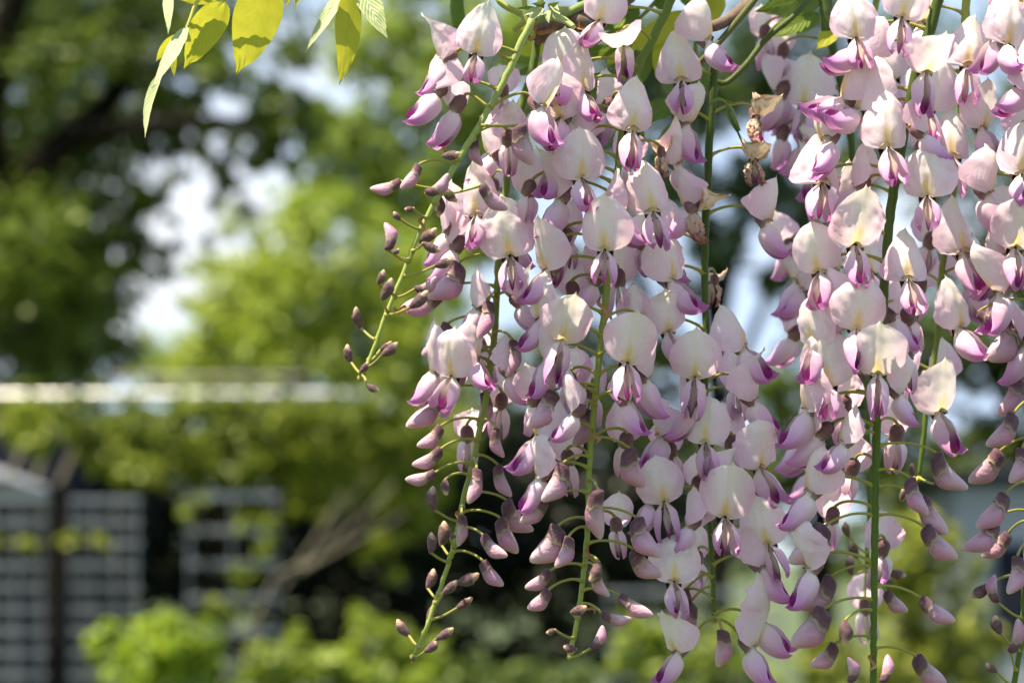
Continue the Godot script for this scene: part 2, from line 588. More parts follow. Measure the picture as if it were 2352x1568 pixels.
func stem_x(y: float) -> float:
	var n := stem_px.size()
	if y <= stem_px[0].y:
		return stem_px[0].x
	for i in n - 1:
		if y <= stem_px[i + 1].y:
			var a := stem_px[maxi(i - 1, 0)]
			var b := stem_px[i]
			var c := stem_px[i + 1]
			var e := stem_px[mini(i + 2, n - 1)]
			var t := (y - b.y) / (c.y - b.y)
			var m0 := (c.x - a.x) / maxf(c.y - a.y, 1.0) * (c.y - b.y)
			var m1 := (e.x - b.x) / maxf(e.y - b.y, 1.0) * (c.y - b.y)
			var t2 := t * t
			var t3 := t2 * t
			return (2 * t3 - 3 * t2 + 1) * b.x + (t3 - 2 * t2 + t) * m0 + (-2 * t3 + 3 * t2) * c.x + (t3 - t2) * m1
	return stem_px[n - 1].x


func stem_depth(y: float) -> float:
	return lerpf(stem_d0, stem_d1, clampf((y - stem_px[0].y) / (stem_px[-1].y - stem_px[0].y), 0.0, 1.0))


func stem_at(y: float) -> Vector3:
	var yy := clampf(y, stem_px[0].y, stem_px[-1].y)
	return at_px(stem_x(yy), yy, stem_depth(yy))


func pedicel(parent: Node3D, a: Vector3, b: Vector3, r: float, rise := 0.22) -> void:
	# a and b are world points: from the stem to the calyx
	var out := b - a
	var len := out.length()
	var flat := Vector3(out.x, out.y * 0.25, out.z)
	var p1 := a + flat * 0.35 + Vector3(0, rise * len, 0)
	var p2 := b - Vector3(out.x, 0, out.z) * 0.16 + Vector3(0, rise * len * 0.9, 0)
	var pts: Array[Vector3] = []
	var rad: Array[float] = []
	for i in 11:
		var t := i / 10.0
		var s := 1.0 - t
		pts.append(a * s * s * s + p1 * 3.0 * s * s * t + p2 * 3.0 * s * t * t + b * t * t * t - cur.position)
		rad.append(r * (1.0 + 1.7 * exp(-t * 16.0) + 0.25 * exp(-(1.0 - t) * 9.0)))
	var g := Color(0.30, 0.29, 0.05)
	part("pedicel", tube(pts, rad, 7, g, g.lerp(Color(0.22, 0.20, 0.06), 0.5)), M.green, parent, parent.transform.affine_inverse() if parent != cur else Transform3D.IDENTITY)


# a flower whose throat (or, turned away, whose calyx) shows at x, y; yaw 0 faces the viewer, + to the right
func fl(x: float, y: float, yaw: float, pitch := 0.0, roll := 0.0, sc := 1.0, dry := false, back := 0.0) -> void:
	var f := Node3D.new()
	f.name = "withered_flower" if dry else "flower"
	cur.add_child(f, true)
	if dry:
		f.set_meta("label", "withered brown flower")
	yaw += rng.randf_range(-11, 11)
	pitch += rng.randf_range(-9, 9)
	roll += rng.randf_range(-8, 8)
	var b := Basis(Vector3.UP, deg_to_rad(yaw)) * Basis(Vector3.RIGHT, deg_to_rad(-pitch)) * Basis(Vector3.BACK, deg_to_rad(-roll))
	var turned := cos(deg_to_rad(yaw)) < -0.7
	if dry:
		sc *= 0.85
	var s := sc * rng.randf_range(0.90, 1.03) * (0.92 if turned else 1.0)
	var d := stem_depth(y)
	var dx := (x - stem_x(clampf(y, stem_px[0].y, stem_px[-1].y))) * px(d)
	var reach := 17.0 * MM
	var zo := sqrt(maxf(reach * reach - dx * dx, 1.0e-5)) * (1.0 if cos(deg_to_rad(yaw)) > -0.15 else -1.0)
	if absf(yaw) > 45.0 and absf(yaw) < 135.0:
		zo *= 0.55
	zo -= back
	var anchor := at_px(x, y, d - zo)
	var off := b * (Vector3(0, 0.5, -3.6) * MM * s) if turned else Vector3.ZERO
	f.transform = Transform3D(b.scaled(Vector3.ONE * s), anchor - off - cur.position)
	var folded := absf(yaw) > 48.0 and absf(yaw) < 132.0
	var bm: ArrayMesh = dry_meshes[rng.randi() % 3] if dry else back_meshes[rng.randi() % 8] if turned else fold_meshes[rng.randi() % 10] if folded or rng.randf() < 0.16 else banner_meshes[rng.randi() % 16]
	var pm: Material = M.dry if dry else M.petal
	var wm: Material = M.dry if dry else M.wing
	part("banner_petal", bm, pm, f, Transform3D(Basis.from_euler(Vector3(rng.randf_range(-0.2, 0.16), rng.randf_range(-0.16, 0.16), rng.randf_range(-0.12, 0.12))), Vector3.ZERO))
	for k in [-1, 1]:
		var wb := Basis.from_euler(Vector3(rng.randf_range(-0.16, 0.12), rng.randf_range(-0.1, 0.1) + k * 0.12, k * rng.randf_range(-0.04, 0.14)))
		part("wing_petal", wing_meshes[k * 2 if dry else k], wm, f, Transform3D(wb, Vector3.ZERO))
	part("keel_petal", keel_mesh, wm, f)
	part("calyx", calyx_meshes[rng.randi() % 3], M.calyx, f)
	var tip := f.transform * (Vector3(0, 2.5, -6.5) * MM) + cur.position
	pedicel(f, stem_at(y + att + rng.randf_range(-9, 9)), tip, 0.52 * MM)


# a bud whose calyx starts at x0, y0 and whose tip shows at x1, y1; the short dark ones are small buds
func bd(x0: float, y0: float, x1: float, y1: float, fat := 1.0, called := "") -> void:
	var b := Node3D.new()
	var plen := Vector2(x1 - x0, y1 - y0).length()
	var big := plen > 58.0
	b.name = called if called != "" else "flower_bud"
	cur.add_child(b, true)
	var d := stem_depth(y0)
	var dx := (x0 - stem_x(clampf(y0, stem_px[0].y, stem_px[-1].y))) * px(d)
	var zo := sqrt(maxf(pow(15.0 * MM, 2.0) - dx * dx, 1.0e-5)) * (1.0 if rng.randf() < 0.72 else -0.8) * 0.8
	var a := at_px(x0, y0, d - zo)
	var e := at_px(x1, y1, d - zo)
	e += cam.basis.z * a.distance_to(e) * rng.randf_range(-0.3, 0.35)
	var dir := (e - a).normalized()
	var belly := dir.cross(cam.basis.z).normalized()
	if belly.y > 0.0:
		belly = -belly
	belly = belly.rotated(dir, rng.randf_range(-0.5, 0.5))
	var len := a.distance_to(e)
	var zz := belly.cross(dir).normalized()
	b.transform = Transform3D(Basis(belly * len * fat, dir * len, zz * len * fat), a - cur.position)
	var k := rng.randi() % 5
	if big:
		part("petals", bud_body[k], M.bud, b)
		part("calyx", bud_calyx[k], M.budcap, b)
	else:
		part("petals", small_tip[k], M.bud, b)
		part("calyx", small_calyx[k], M.budcap, b)
	pedicel(b, stem_at(y0 + att + rng.randf_range(-6, 6)), a + dir * len * 0.02, 0.46 * MM, 0.16 if att < 6.0 else -0.05)


# a dry bract left on the stem
func bract(x0: float, y0: float, x1: float, y1: float) -> void:
	var d := stem_depth(y0) - 0.003
	var a := at_px(x0, y0, d) - cur.position
	var e := at_px(x1, y1, d - 0.002) - cur.position
	var side := (e - a).cross(cam.basis.z).normalized()
	var f := func(u: float, v: float) -> Array:
		var w := 0.9 * MM * sin(PI * clampf(v * 0.9 + 0.08, 0, 1))
		var p := a.lerp(e, v) + side * ((u - 0.5) * 2.0 * w + 1.2 * MM * sin(v * 7.0)) + cam.basis.z * (0.8 * MM * absf(u - 0.5) * 2.0)
		return [p, Color(0.30, 0.13, 0.05).lerp(Color(0.45, 0.27, 0.12), v)]
	part("dry_bract", sheet(3, 9, f), M.bract, cur)


# ---------------------------------------------------------------- leaves
# a leaflet from base to tip (view places), half as wide as w; turn tips its face about its length
func leaflet(parent: Node3D, x0: float, y0: float, x1: float, y1: float, d0: float, d1: float, w: float, turn: float, mat: Material, droop := 0.1, fold := 0.25) -> void:
	var a := at_px(x0, y0, d0)
	var e := at_px(x1, y1, d1)
	var dir := (e - a).normalized()
	var nrm := (cam.basis.z - dir * dir.dot(cam.basis.z)).normalized().rotated(dir, deg_to_rad(turn))
	var side := dir.cross(nrm)
	var len := a.distance_to(e)
	var hw := w * px(d0)
	var sd := x0 + y1
	var f := func(uu: float, v: float) -> Array:
		var u := uu * 2.0 - 1.0
		var prof := pow(sin(PI * clampf(pow(v, 0.72), 0.0, 1.0)), 0.8) * (1.0 - 0.25 * v)
		if v > 0.86:
			prof = maxf(prof * 0.75, 0.0)
		prof = maxf(prof, 0.012)
		var p := Vector3(u * hw * prof, v * len, 0)
		p.z = fold * absf(u) * hw * prof - droop * len * v * v + 0.12 * hw * noise.get_noise_2d(v * 130.0 + sd, u * 60.0)
		p.x += 0.06 * len * sin(v * 3.0 + sd) * v
		return [p, Color.WHITE]
	part("leaflet", sheet(8, 18, f), mat, parent, Transform3D(Basis(side, dir, nrm), a - parent.position))


func stalk(parent: Node3D, called: String, pts: Array[Vector3], r0: float, r1: float, mat: Material, c := Color(0.26, 0.30, 0.05), sides := 8) -> void:
	# smooth curve through world points
	var cv := Curve3D.new()
	for i in pts.size():
		var t := (pts[mini(i + 1, pts.size() - 1)] - pts[maxi(i - 1, 0)]) / 6.0
		cv.add_point(pts[i], -t, t)
	var n := 4 + pts.size() * 5
	var line: Array[Vector3] = []
	var rad: Array[float] = []
	for i in n + 1:
		line.append(cv.sample_baked(cv.get_baked_length() * i / n, true) - parent.position)
		rad.append(lerpf(r0, r1, float(i) / n) * (1.0 + 0.12 * noise.get_noise_2d(i * 23.0, r0 * 9000.0)))
	part(called, tube(line, rad, sides, c), mat, parent)


# ---------------------------------------------------------------- garden behind
func leaf_mesh(bendy := 0.25) -> ArrayMesh:
	var f := func(uu: float, v: float) -> Array:
		var u := uu * 2.0 - 1.0
		var prof := sin(PI * clampf(v * 0.94 + 0.03, 0, 1))
		return [Vector3(u * 0.28 * prof, v - 0.5, 0.12 * absf(u) * prof - bendy * (v - 0.5) * (v - 0.5)), Color.WHITE]
	return sheet(2, 3, f)


# a leafy mass: each blob is x, y, radius (view units), depth, number of leaves
func foliage(parent: Node3D, called: String, blobs: Array, leaf: float, c0: Color, c1: Color, up := 0.6, flat := 0.8) -> void:
	var mm := MultiMesh.new()
	mm.transform_format = MultiMesh.TRANSFORM_3D
	mm.use_colors = true
	mm.mesh = leaf_mesh()
	var total := 0
	for b in blobs:
		total += int(b[4])
	mm.instance_count = total
	var i := 0
	for b in blobs:
		var c := at_px(b[0], b[1], b[3])
		var r: float = b[2] * px(b[3])
		var tone := rng.randf_range(-0.25, 0.25)
		# twigs: leaves gather round a few points in the blob
		var hubs := []
		for h in maxi(4, int(b[4] / 16.0)):
			hubs.append(ball() * r)
		for k in int(b[4]):
			var hub: Vector3 = hubs[rng.randi() % hubs.size()]
			var p := hub + ball() * minf(r * 0.33, leaf * 3.2)
			p.y *= flat
			var n := (ball() + Vector3(0, up, 0) + p.normalized() * 0.35).normalized()
			var dir := n.cross(ball()).normalized()
			var s := leaf * rng.randf_range(0.65, 1.3)
			mm.set_instance_transform(i, Transform3D(Basis(dir.cross(n) * s, dir * s, n * s), c + p - parent.position))
			var q := clampf(0.5 + tone + rng.randf_range(-0.4, 0.4), 0.0, 1.0)
			mm.set_instance_color(i, c0.lerp(c1, q))
			i += 1
	var o := MultiMeshInstance3D.new()
	o.name = called
	o.multimesh = mm
	o.material_override = M.foliage
	o.set_meta("kind", "stuff")
	parent.add_child(o, true)


func ball() -> Vector3:
	for i in 30:
		var v := Vector3(rng.randf_range(-1, 1), rng.randf_range(-1, 1), rng.randf_range(-1, 1))
		if v.length_squared() < 1.0 and v.length_squared() > 0.0004:
			return v
	return Vector3.UP


func limb(parent: Node3D, called: String, pts: Array[Vector3], r0: float, r1: float, mat: Material) -> void:
	stalk(parent, called, pts, r0, r1, mat, Color.WHITE, 9)


func sky_panorama() -> ImageTexture:
	var w := 768
	var h := 384
	var im := Image.create(w, h, false, Image.FORMAT_RGBF)
	var n := FastNoiseLite.new()
	n.seed = 5
	n.frequency = 1.6
	n.fractal_octaves = 6
	n.noise_type = FastNoiseLite.TYPE_SIMPLEX_SMOOTH
	for y in h:
		var th := PI * (y + 0.5) / h
		for x in w:
			var ph := TAU * (x + 0.5) / w
			var dir := Vector3(sin(th) * sin(ph), cos(th), sin(th) * cos(ph))
			var up := maxf(dir.y, 0.0)
			var c := Color(0.45, 0.54, 0.66).lerp(Color(0.16, 0.27, 0.50), pow(up, 0.6))
			var q := dir / (0.25 + up)
			var v := n.get_noise_3d(q.x * 0.8, q.z * 0.8, 0.3) * 0.5 + 0.5
			var cl := smoothstep(0.50, 0.72, v)
			c = c.lerp(Color(0.60, 0.615, 0.63), cl * 0.85)
			im.set_pixel(x, y, c)
	return ImageTexture.create_from_image(im)


func _ready() -> void:
	rng.seed = 20240511
	noise.seed = 3
	noise.frequency = 0.05
	noise.fractal_octaves = 3

	# ---- camera, sky, sun, exposure
	cam = Camera3D.new()
	cam.name = "camera"
	cam.position = Vector3(0, 1.6, 0)
	cam.rotation_degrees = Vector3(5.0, 0, 0)
	var lens := CameraAttributesPhysical.new()
	lens.frustum_focal_length = 85.0
	lens.frustum_focus_distance = 0.845
	lens.frustum_near = 0.05
	lens.frustum_far = 600.0
	lens.exposure_aperture = 10.6
	cam.attributes = lens
	cam.fov = rad_to_deg(2.0 * atan(T))
	cam.near = 0.05
	cam.far = 600.0
	add_child(cam)
	var we := WorldEnvironment.new()
	we.name = "environment"
	var env := Environment.new()
	env.background_mode = Environment.BG_SKY
	var sky := Sky.new()
	var pano := PanoramaSkyMaterial.new()
	pano.panorama = sky_panorama()
	sky.sky_material = pano
	env.sky = sky
	env.background_energy_multiplier = 0.82
	env.tonemap_mode = Environment.TONE_MAPPER_LINEAR
	env.tonemap_exposure = 2.55
	env.sdfgi_enabled = true
	env.ssao_enabled = true
	env.ssil_enabled = true
	we.environment = env
	add_child(we)
	var sun := DirectionalLight3D.new()
	sun.name = "sun"
	sun.light_energy = 1.6
	sun.light_color = Color(1.0, 0.94, 0.84)
	sun.light_angular_distance = 0.5
	sun.shadow_enabled = true
	add_child(sun)
	sun.look_at_from_position(Vector3(-0.33, 0.90, 0.18), Vector3.ZERO, Vector3.UP)

	make_materials()
	make_flower_parts()
	build_setting()
	build_garden()
	build_vine()
	build_racemes()


# ---------------------------------------------------------------- the setting
func build_setting() -> void:
	var g := PlaneMesh.new()
	g.size = Vector2(900, 900)
	var o := MeshInstance3D.new()
	o.name = "ground"
	o.mesh = g
	o.material_override = M.grass
	tag(o, "", "", "", "structure")
	add_child(o)


func tree(called: String, label: String, base: Vector3, lean: Vector3, r0: float, blobs: Array, leaf: float, c0: Color, c1: Color, group := "") -> void:
	var t := thing(called, label, "tree", base, group)
	var top := base + lean
	limb(t, "trunk", [base, base + lean * 0.4 + Vector3(0.05, 0, 0.05), top], r0, r0 * 0.45, M.bark)
	for i in blobs.size():
		if i % 2 == 0:
			var c := at_px(blobs[i][0], blobs[i][1], blobs[i][3])
			var s := base + lean * clampf(0.45 + 0.1 * (i % 5), 0, 0.95)
			limb(t, "limb", [s, s.lerp(c, 0.5) + Vector3(0, 0.15, 0), c], r0 * 0.35, r0 * 0.08, M.bark)
	foliage(t, "crown", blobs, leaf, c0, c1)


func build_garden() -> void:
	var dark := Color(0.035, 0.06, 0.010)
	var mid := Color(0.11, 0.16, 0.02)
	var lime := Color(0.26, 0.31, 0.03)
	var base: Vector3
	# big dark tree at the left, 13 m away
	base = at_px(-120, 1270, 13.0); base.y = 0.0
	var big := thing("broadleaf_tree", "tall dark green tree with heavy limbs filling the left edge", "tree", base)
	limb(big, "trunk", [base, at_px(-140, 900, 13.0), at_px(-20, 480, 13.0)], 0.30, 0.20, M.bark)
	limb(big, "limb", [at_px(-20, 480, 13.0), at_px(110, 360, 12.9), at_px(260, 220, 13.2), at_px(330, 60, 13.3)], 0.11, 0.05, M.bark)
	limb(big, "limb", [at_px(-20, 480, 13.0), at_px(-40, 250, 12.7), at_px(60, -80, 12.5)], 0.15, 0.07, M.bark)
	limb(big, "limb", [at_px(150, 320, 13.0), at_px(330, 290, 12.6), at_px(520, 280, 12.5), at_px(660, 320, 12.6)], 0.07, 0.02, M.bark)
	limb(big, "limb", [at_px(-130, 850, 13.0), at_px(40, 620, 13.0), at_px(200, 540, 13.0), at_px(330, 580, 13.2)], 0.1, 0.03, M.bark)
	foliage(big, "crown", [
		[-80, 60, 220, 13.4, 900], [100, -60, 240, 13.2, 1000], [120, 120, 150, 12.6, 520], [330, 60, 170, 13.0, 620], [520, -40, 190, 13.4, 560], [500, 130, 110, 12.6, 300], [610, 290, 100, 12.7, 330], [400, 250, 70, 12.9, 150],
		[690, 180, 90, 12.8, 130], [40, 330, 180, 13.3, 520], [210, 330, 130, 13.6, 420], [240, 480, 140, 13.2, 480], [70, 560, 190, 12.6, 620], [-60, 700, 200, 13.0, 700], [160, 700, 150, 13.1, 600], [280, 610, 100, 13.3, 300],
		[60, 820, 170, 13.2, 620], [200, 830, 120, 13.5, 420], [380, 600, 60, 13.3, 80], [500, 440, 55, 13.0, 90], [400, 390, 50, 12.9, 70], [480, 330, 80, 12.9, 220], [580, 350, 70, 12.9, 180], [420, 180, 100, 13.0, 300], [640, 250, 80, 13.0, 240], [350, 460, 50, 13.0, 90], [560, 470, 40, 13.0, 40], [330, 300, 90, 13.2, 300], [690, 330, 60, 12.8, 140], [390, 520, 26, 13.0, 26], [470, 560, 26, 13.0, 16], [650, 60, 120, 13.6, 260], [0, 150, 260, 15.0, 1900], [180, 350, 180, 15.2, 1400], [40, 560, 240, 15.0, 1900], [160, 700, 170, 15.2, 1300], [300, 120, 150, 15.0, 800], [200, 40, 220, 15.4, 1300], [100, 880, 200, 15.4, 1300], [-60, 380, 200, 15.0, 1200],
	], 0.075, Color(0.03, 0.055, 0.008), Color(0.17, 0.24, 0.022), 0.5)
	# trees behind it
	base = at_px(760, 1270, 17.0); base.y = 0.0
	tree("young_maple", "yellow green tree in sunlight behind the long rail", base, Vector3(0.1, 2.6, 0), 0.09, [
		[600, 700, 130, 17.0, 700], [720, 620, 150, 17.0, 900], [850, 720, 160, 17.2, 900], [640, 800, 130, 16.8, 700], [480, 790, 110, 17.0, 500], [800, 840, 150, 17.0, 700], [960, 820, 130, 17.0, 500],
		[760, 500, 100, 17.0, 420], [900, 560, 110, 17.3, 420], [380, 830, 90, 17.4, 330], [1000, 640, 110, 17.4, 350], [560, 640, 110, 17.4, 500], [680, 720, 170, 17.8, 900], [880, 640, 150, 17.8, 700], [560, 760, 130, 17.8, 600], [940, 740, 150, 17.8, 600], [560, 880, 120, 18.0, 600], [740, 900, 130, 18.0, 600], [900, 900, 130, 18.0, 600], [420, 900, 110, 18.0, 500], [1040, 900, 110, 18.0, 450], [640, 560, 90, 17.4, 300], [560, 520, 60, 17.4, 120], [700, 460, 80, 17.6, 240], [470, 620, 50, 17.4, 90], [480, 690, 70, 17.2, 200],
	], 0.075, Color(0.20, 0.29, 0.025), Color(0.41, 0.49, 0.05))
	base = at_px(960, 1270, 21.0); base.y = 0.0
	tree("maple", "tall pale green tree rising in the middle of the view", base, Vector3(0, 4.4, 0), 0.13, [
		[820, 330, 110, 21.0, 957], [960, 400, 120, 21.0, 1117], [880, 120, 130, 21.2, 1143], [1020, 220, 130, 21.0, 1117], [1000, 20, 140, 21.3, 1117], [860, 460, 90, 21.0, 691], [1080, 520, 130, 21.0, 1143], [740, 270, 60, 21.0, 266],
		[1120, 350, 120, 21.0, 930], [760, 430, 60, 21.0, 319], [1150, 90, 120, 21.0, 851], [700, 400, 45, 21.0, 159],
	], 0.10, Color(0.14, 0.22, 0.03), Color(0.36, 0.46, 0.07))
	base = at_px(1420, 1270, 15.0); base.y = 0.0
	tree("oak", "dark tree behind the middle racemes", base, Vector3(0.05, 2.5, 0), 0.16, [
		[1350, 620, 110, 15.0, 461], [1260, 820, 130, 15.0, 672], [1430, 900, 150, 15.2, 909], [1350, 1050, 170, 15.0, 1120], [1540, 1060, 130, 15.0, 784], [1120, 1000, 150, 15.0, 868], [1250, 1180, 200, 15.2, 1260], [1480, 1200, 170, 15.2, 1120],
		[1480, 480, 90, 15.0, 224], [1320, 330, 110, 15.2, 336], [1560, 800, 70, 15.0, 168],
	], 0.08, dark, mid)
	base = at_px(1640, 1270, 24.0); base.y = 0.0
	tree("ash_tree", "hazy blue green tree whose gaps show the sky", base, Vector3(0, 5.0, 0), 0.15, [
		[1600, 240, 130, 24.0, 1415], [1500, 120, 130, 24.0, 1415], [1740, 430, 100, 24.0, 1115], [1650, 560, 70, 24.0, 514], [1780, 640, 60, 24.0, 471], [1720, 180, 110, 24.0, 1029], [1850, 500, 90, 24.0, 858], [1560, 420, 90, 24.0, 858], [1820, 60, 150, 24.0, 1415], [1640, 820, 50, 24.0, 257], [1240, 100, 130, 24.0, 520], [1360, 180, 120, 24.0, 520], [1240, 330, 110, 24.0, 390], [1420, 330, 110, 24.0, 390], [1960, 200, 120, 24.0, 520], [2080, 60, 130, 24.0, 520], [1940, 330, 100, 24.0, 390], [2100, 330, 100, 24.0, 390], [1580, 660, 50, 24.0, 257],
	], 0.10, Color(0.035, 0.07, 0.02), Color(0.12, 0.19, 0.04))
	base = at_px(1850, 1270, 16.0); base.y = 0.0
	tree("hornbeam", "deep green tree behind the right racemes", base, Vector3(0.1, 2.4, 0), 0.14, [
		[1800, 900, 100, 16.0, 588], [1900, 760, 110, 16.0, 588], [2010, 900, 120, 16.0, 728], [1880, 1040, 140, 16.0, 896], [2060, 1060, 120, 16.0, 728], [1720, 1120, 120, 16.0, 728], [2010, 620, 110, 16.2, 420], [2130, 780, 110, 16.0, 532], [1960, 420, 90, 16.2, 224],
	], 0.08, Color(0.04, 0.07, 0.012), Color(0.14, 0.21, 0.03))
	base = at_px(2420, 1270, 18.0); base.y = 0.0
	tree("linden", "green tree with dark shade at the right edge", base, Vector3(0.0, 3.2, 0), 0.17, [
		[2340, 620, 140, 18.0, 520], [2280, 800, 110, 18.0, 360], [2420, 900, 140, 18.0, 560], [2330, 1080, 110, 18.0, 420], [2240, 420, 120, 18.0, 300], [2390, 320, 150, 18.0, 420], [2300, 120, 150, 18.0, 380], [2120, 200, 110, 18.2, 240],
		[2160, 1080, 80, 18.0, 260], [2420, 1240, 120, 18.0, 500], [2240, 1120, 110, 18.0, 520], [2330, 1180, 110, 18.2, 500], [2190, 1030, 70, 18.2, 200], [2110, 1140, 90, 18.4, 400], [2200, 850, 90, 18.3, 420], [2300, 990, 100, 18.3, 500], [2180, 700, 100, 18.3, 360], [2340, 800, 110, 18.4, 420], [2200, 560, 100, 18.4, 300], [2140, 430, 90, 18.4, 240], [2330, 480, 110, 18.4, 360], [2260, 250, 110, 18.4, 300], [2090, 900, 90, 18.4, 300],
	], 0.085, Color(0.035, 0.06, 0.015), Color(0.17, 0.23, 0.03))
	# clipped hedge and hanging creeper under the long rail
	base = at_px(560, 1270, 10.6); base.y = 0.0
	var pg := thing("garden_pergola", "long white metal rails of a creeper covered pergola in sunlight", "pergola", base)
	stalk(pg, "rail", [at_px(-160, 908, 10.5), at_px(330, 907, 10.5), at_px(842, 906, 10.5)], 0.017, 0.017, M.steel, Color.WHITE, 14)
	stalk(pg, "rail", [at_px(260, 866, 11.6), at_px(500, 865, 11.6), at_px(705, 864, 11.6)], 0.009, 0.009, M.grey_wood, Color.WHITE, 14)
	for x in [-60.0, 300.0, 640.0]:
		var p := at_px(x, 870, 11.2)
		bar("post", Vector3(p.x, 0, p.z), p + Vector3(0, -0.06, 0), 0.07, 0.07, M.post, pg)
	base = at_px(500, 1270, 10.9); base.y = 0.0
	var cr := thing("creeper", "olive green creeper hanging under the pergola rails", "climbing plant", base)
	stalk(cr, "stem", [base, at_px(520, 1100, 10.9), at_px(560, 930, 10.8)], 0.04, 0.02, M.bark)
	foliage(cr, "leaves", [
		[60, 985, 75, 10.9, 300], [200, 980, 80, 10.9, 330], [340, 1000, 90, 10.8, 420], [480, 990, 90, 10.9, 420], [620, 985, 90, 10.9, 420], [760, 990, 95, 10.9, 420], [890, 985, 95, 10.9, 400], [1000, 1000, 90, 11.0, 350],
		[310, 1080, 60, 10.7, 260], [560, 1080, 70, 10.8, 260], [680, 1080, 70, 10.9, 220], [840, 1090, 80, 10.9, 260], [960, 1100, 80, 11.0, 260], [-20, 919, 30, 10.3, 8], [40, 891, 30, 10.3, 4], [100, 905, 30, 10.3, 7], [160, 919, 30, 10.3, 9], [220, 891, 30, 10.3, 6], [280, 905, 30, 10.3, 8], [340, 919, 30, 10.3, 5], [400, 891, 30, 10.3, 7], [460, 905, 30, 10.3, 9], [520, 919, 30, 10.3, 6], [580, 891, 30, 10.3, 8], [640, 905, 30, 10.3, 5], [700, 919, 30, 10.3, 7], [760, 891, 30, 10.3, 10], [820, 905, 30, 10.3, 6], [130, 935, 40, 10.6, 70], [470, 935, 45, 10.6, 80], [700, 930, 45, 10.7, 80], [930, 900, 60, 11.0, 160], [420, 1060, 90, 11.3, 420], [700, 1040, 100, 11.3, 420], [860, 1040, 90, 11.3, 420], [260, 1040, 80, 11.3, 330], [970, 1060, 90, 11.4, 360], [560, 1050, 80, 11.3, 330], [100, 960, 60, 11.2, 240], [720, 1150, 70, 11.5, 170], [850, 1170, 80, 11.5, 200], [960, 1190, 80, 11.5, 200], [640, 1180, 60, 11.5, 110], [900, 1270, 70, 11.6, 110],
	], 0.055, Color(0.08, 0.12, 0.010), Color(0.30, 0.36, 0.03), 0.7)
	# the deep shade behind: evergreen hedge
	base = at_px(900, 1270, 13.4); base.y = 0.0
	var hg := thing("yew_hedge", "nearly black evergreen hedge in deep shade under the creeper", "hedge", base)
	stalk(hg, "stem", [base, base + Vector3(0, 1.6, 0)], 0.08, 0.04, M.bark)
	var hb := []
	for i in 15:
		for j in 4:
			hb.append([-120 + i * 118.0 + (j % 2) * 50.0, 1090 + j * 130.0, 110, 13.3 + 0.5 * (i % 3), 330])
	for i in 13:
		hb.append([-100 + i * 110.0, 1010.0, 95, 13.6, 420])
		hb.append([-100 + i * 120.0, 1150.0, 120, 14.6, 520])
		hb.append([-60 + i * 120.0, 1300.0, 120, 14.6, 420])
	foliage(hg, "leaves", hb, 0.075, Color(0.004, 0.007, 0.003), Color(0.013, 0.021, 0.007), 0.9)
	base = at_px(1180, 1200, 30.0); base.y = 0.0
	var far := thing("tree_line", "far line of mixed green trees along the horizon", "trees", base)
	var fb := []
	for i in 44:
		fb.append([-2600 + i * 180.0, 1180 + 40.0 * (i % 3), 150, 30.0 + 2.0 * (i % 2), 260])
	foliage(far, "crowns", fb, 0.20, Color(0.05, 0.08, 0.02), Color(0.15, 0.2, 0.04))
	far.set_meta("kind", "stuff")
	# shed with its pale roof at the lower left
	base = at_px(40, 1270, 12.2); base.y = 0.0
	var sh := thing("garden_shed", "dark blue grey shed with a pale sloping roof at the lower left", "shed", base)
	var wall := part("wall", bevel_box(Vector3(1.0, 2.3, 1.2), 0.02), M.navy, sh, Transform3D(Basis.IDENTITY, Vector3(-0.25, 1.15, -0.7)))
	bar("roof_slope", at_px(-240, 1010, 12.1), at_px(66, 1136, 11.9), 0.10, 0.9, M.pale, sh)
	for k in 3:
		bar("strut", at_px(10 + k * 62.0, 1110, 11.4), at_px(70 + k * 58.0, 1000, 11.4), 0.022, 0.022, M.grey_wood, sh)
	# trellis panels
	trellis("garden_trellis", "grey slatted trellis left of the dark post, at the left edge", 8.3, -130, 107, 1150, 50.0, 9, [-120.0, -20.0, 40.0, 100.0])
	trellis("garden_trellis", "grey slatted trellis right of the dark post, beside the bright bush", 8.4, 160, 322, 1150, 50.0, 9, [166.0, 215.0, 265.0, 314.0])
	base = at_px(132, 1270, 8.25); base.y = 0.0
	var po := thing("fence_post", "thick dark wooden post between the two slatted trellises", "post", base)
	var tp := at_px(134, 1136, 8.25)
	bar("shaft", base, Vector3(base.x, tp.y, base.z), 0.058, 0.058, M.post, po)
	bar("cap", Vector3(base.x, tp.y, base.z), Vector3(base.x, tp.y + 0.03, base.z), 0.075, 0.075, M.post, po)
	trellis("garden_trellis", "open square trellis with creeper, near the leaning bare branches", 8.8, 428, 642, 1140, 78.0, 6, [436.0, 534.0, 634.0])
	trellis("garden_trellis", "faint grey trellis behind the lower middle racemes", 10.5, 1390, 1800, 1360, 66.0, 5, [1400.0, 1500.0, 1660.0, 1790.0])
	base = at_px(480, 1300, 8.6); base.y = 0.0
	var tv := thing("trellis_creeper", "light green creeper climbing the open square trellis", "climbing plant", base)
	stalk(tv, "stem", [base, at_px(470, 1350, 8.7), at_px(455, 1160, 8.7)], 0.015, 0.008, M.bark)
	foliage(tv, "leaves", [[450, 1170, 36, 8.7, 46], [610, 1210, 36, 8.7, 60], [540, 1330, 40, 8.65, 40], [500, 1410, 36, 8.6, 40], [560, 1190, 30, 8.7, 24], [610, 1270, 26, 8.7, 36]], 0.045, Color(0.14, 0.2, 0.02), Color(0.28, 0.34, 0.04))
	base = at_px(200, 1300, 8.1); base.y = 0.0
	var tw := thing("trellis_creeper", "yellow green strand of creeper along the slats at the lower left", "climbing plant", base)
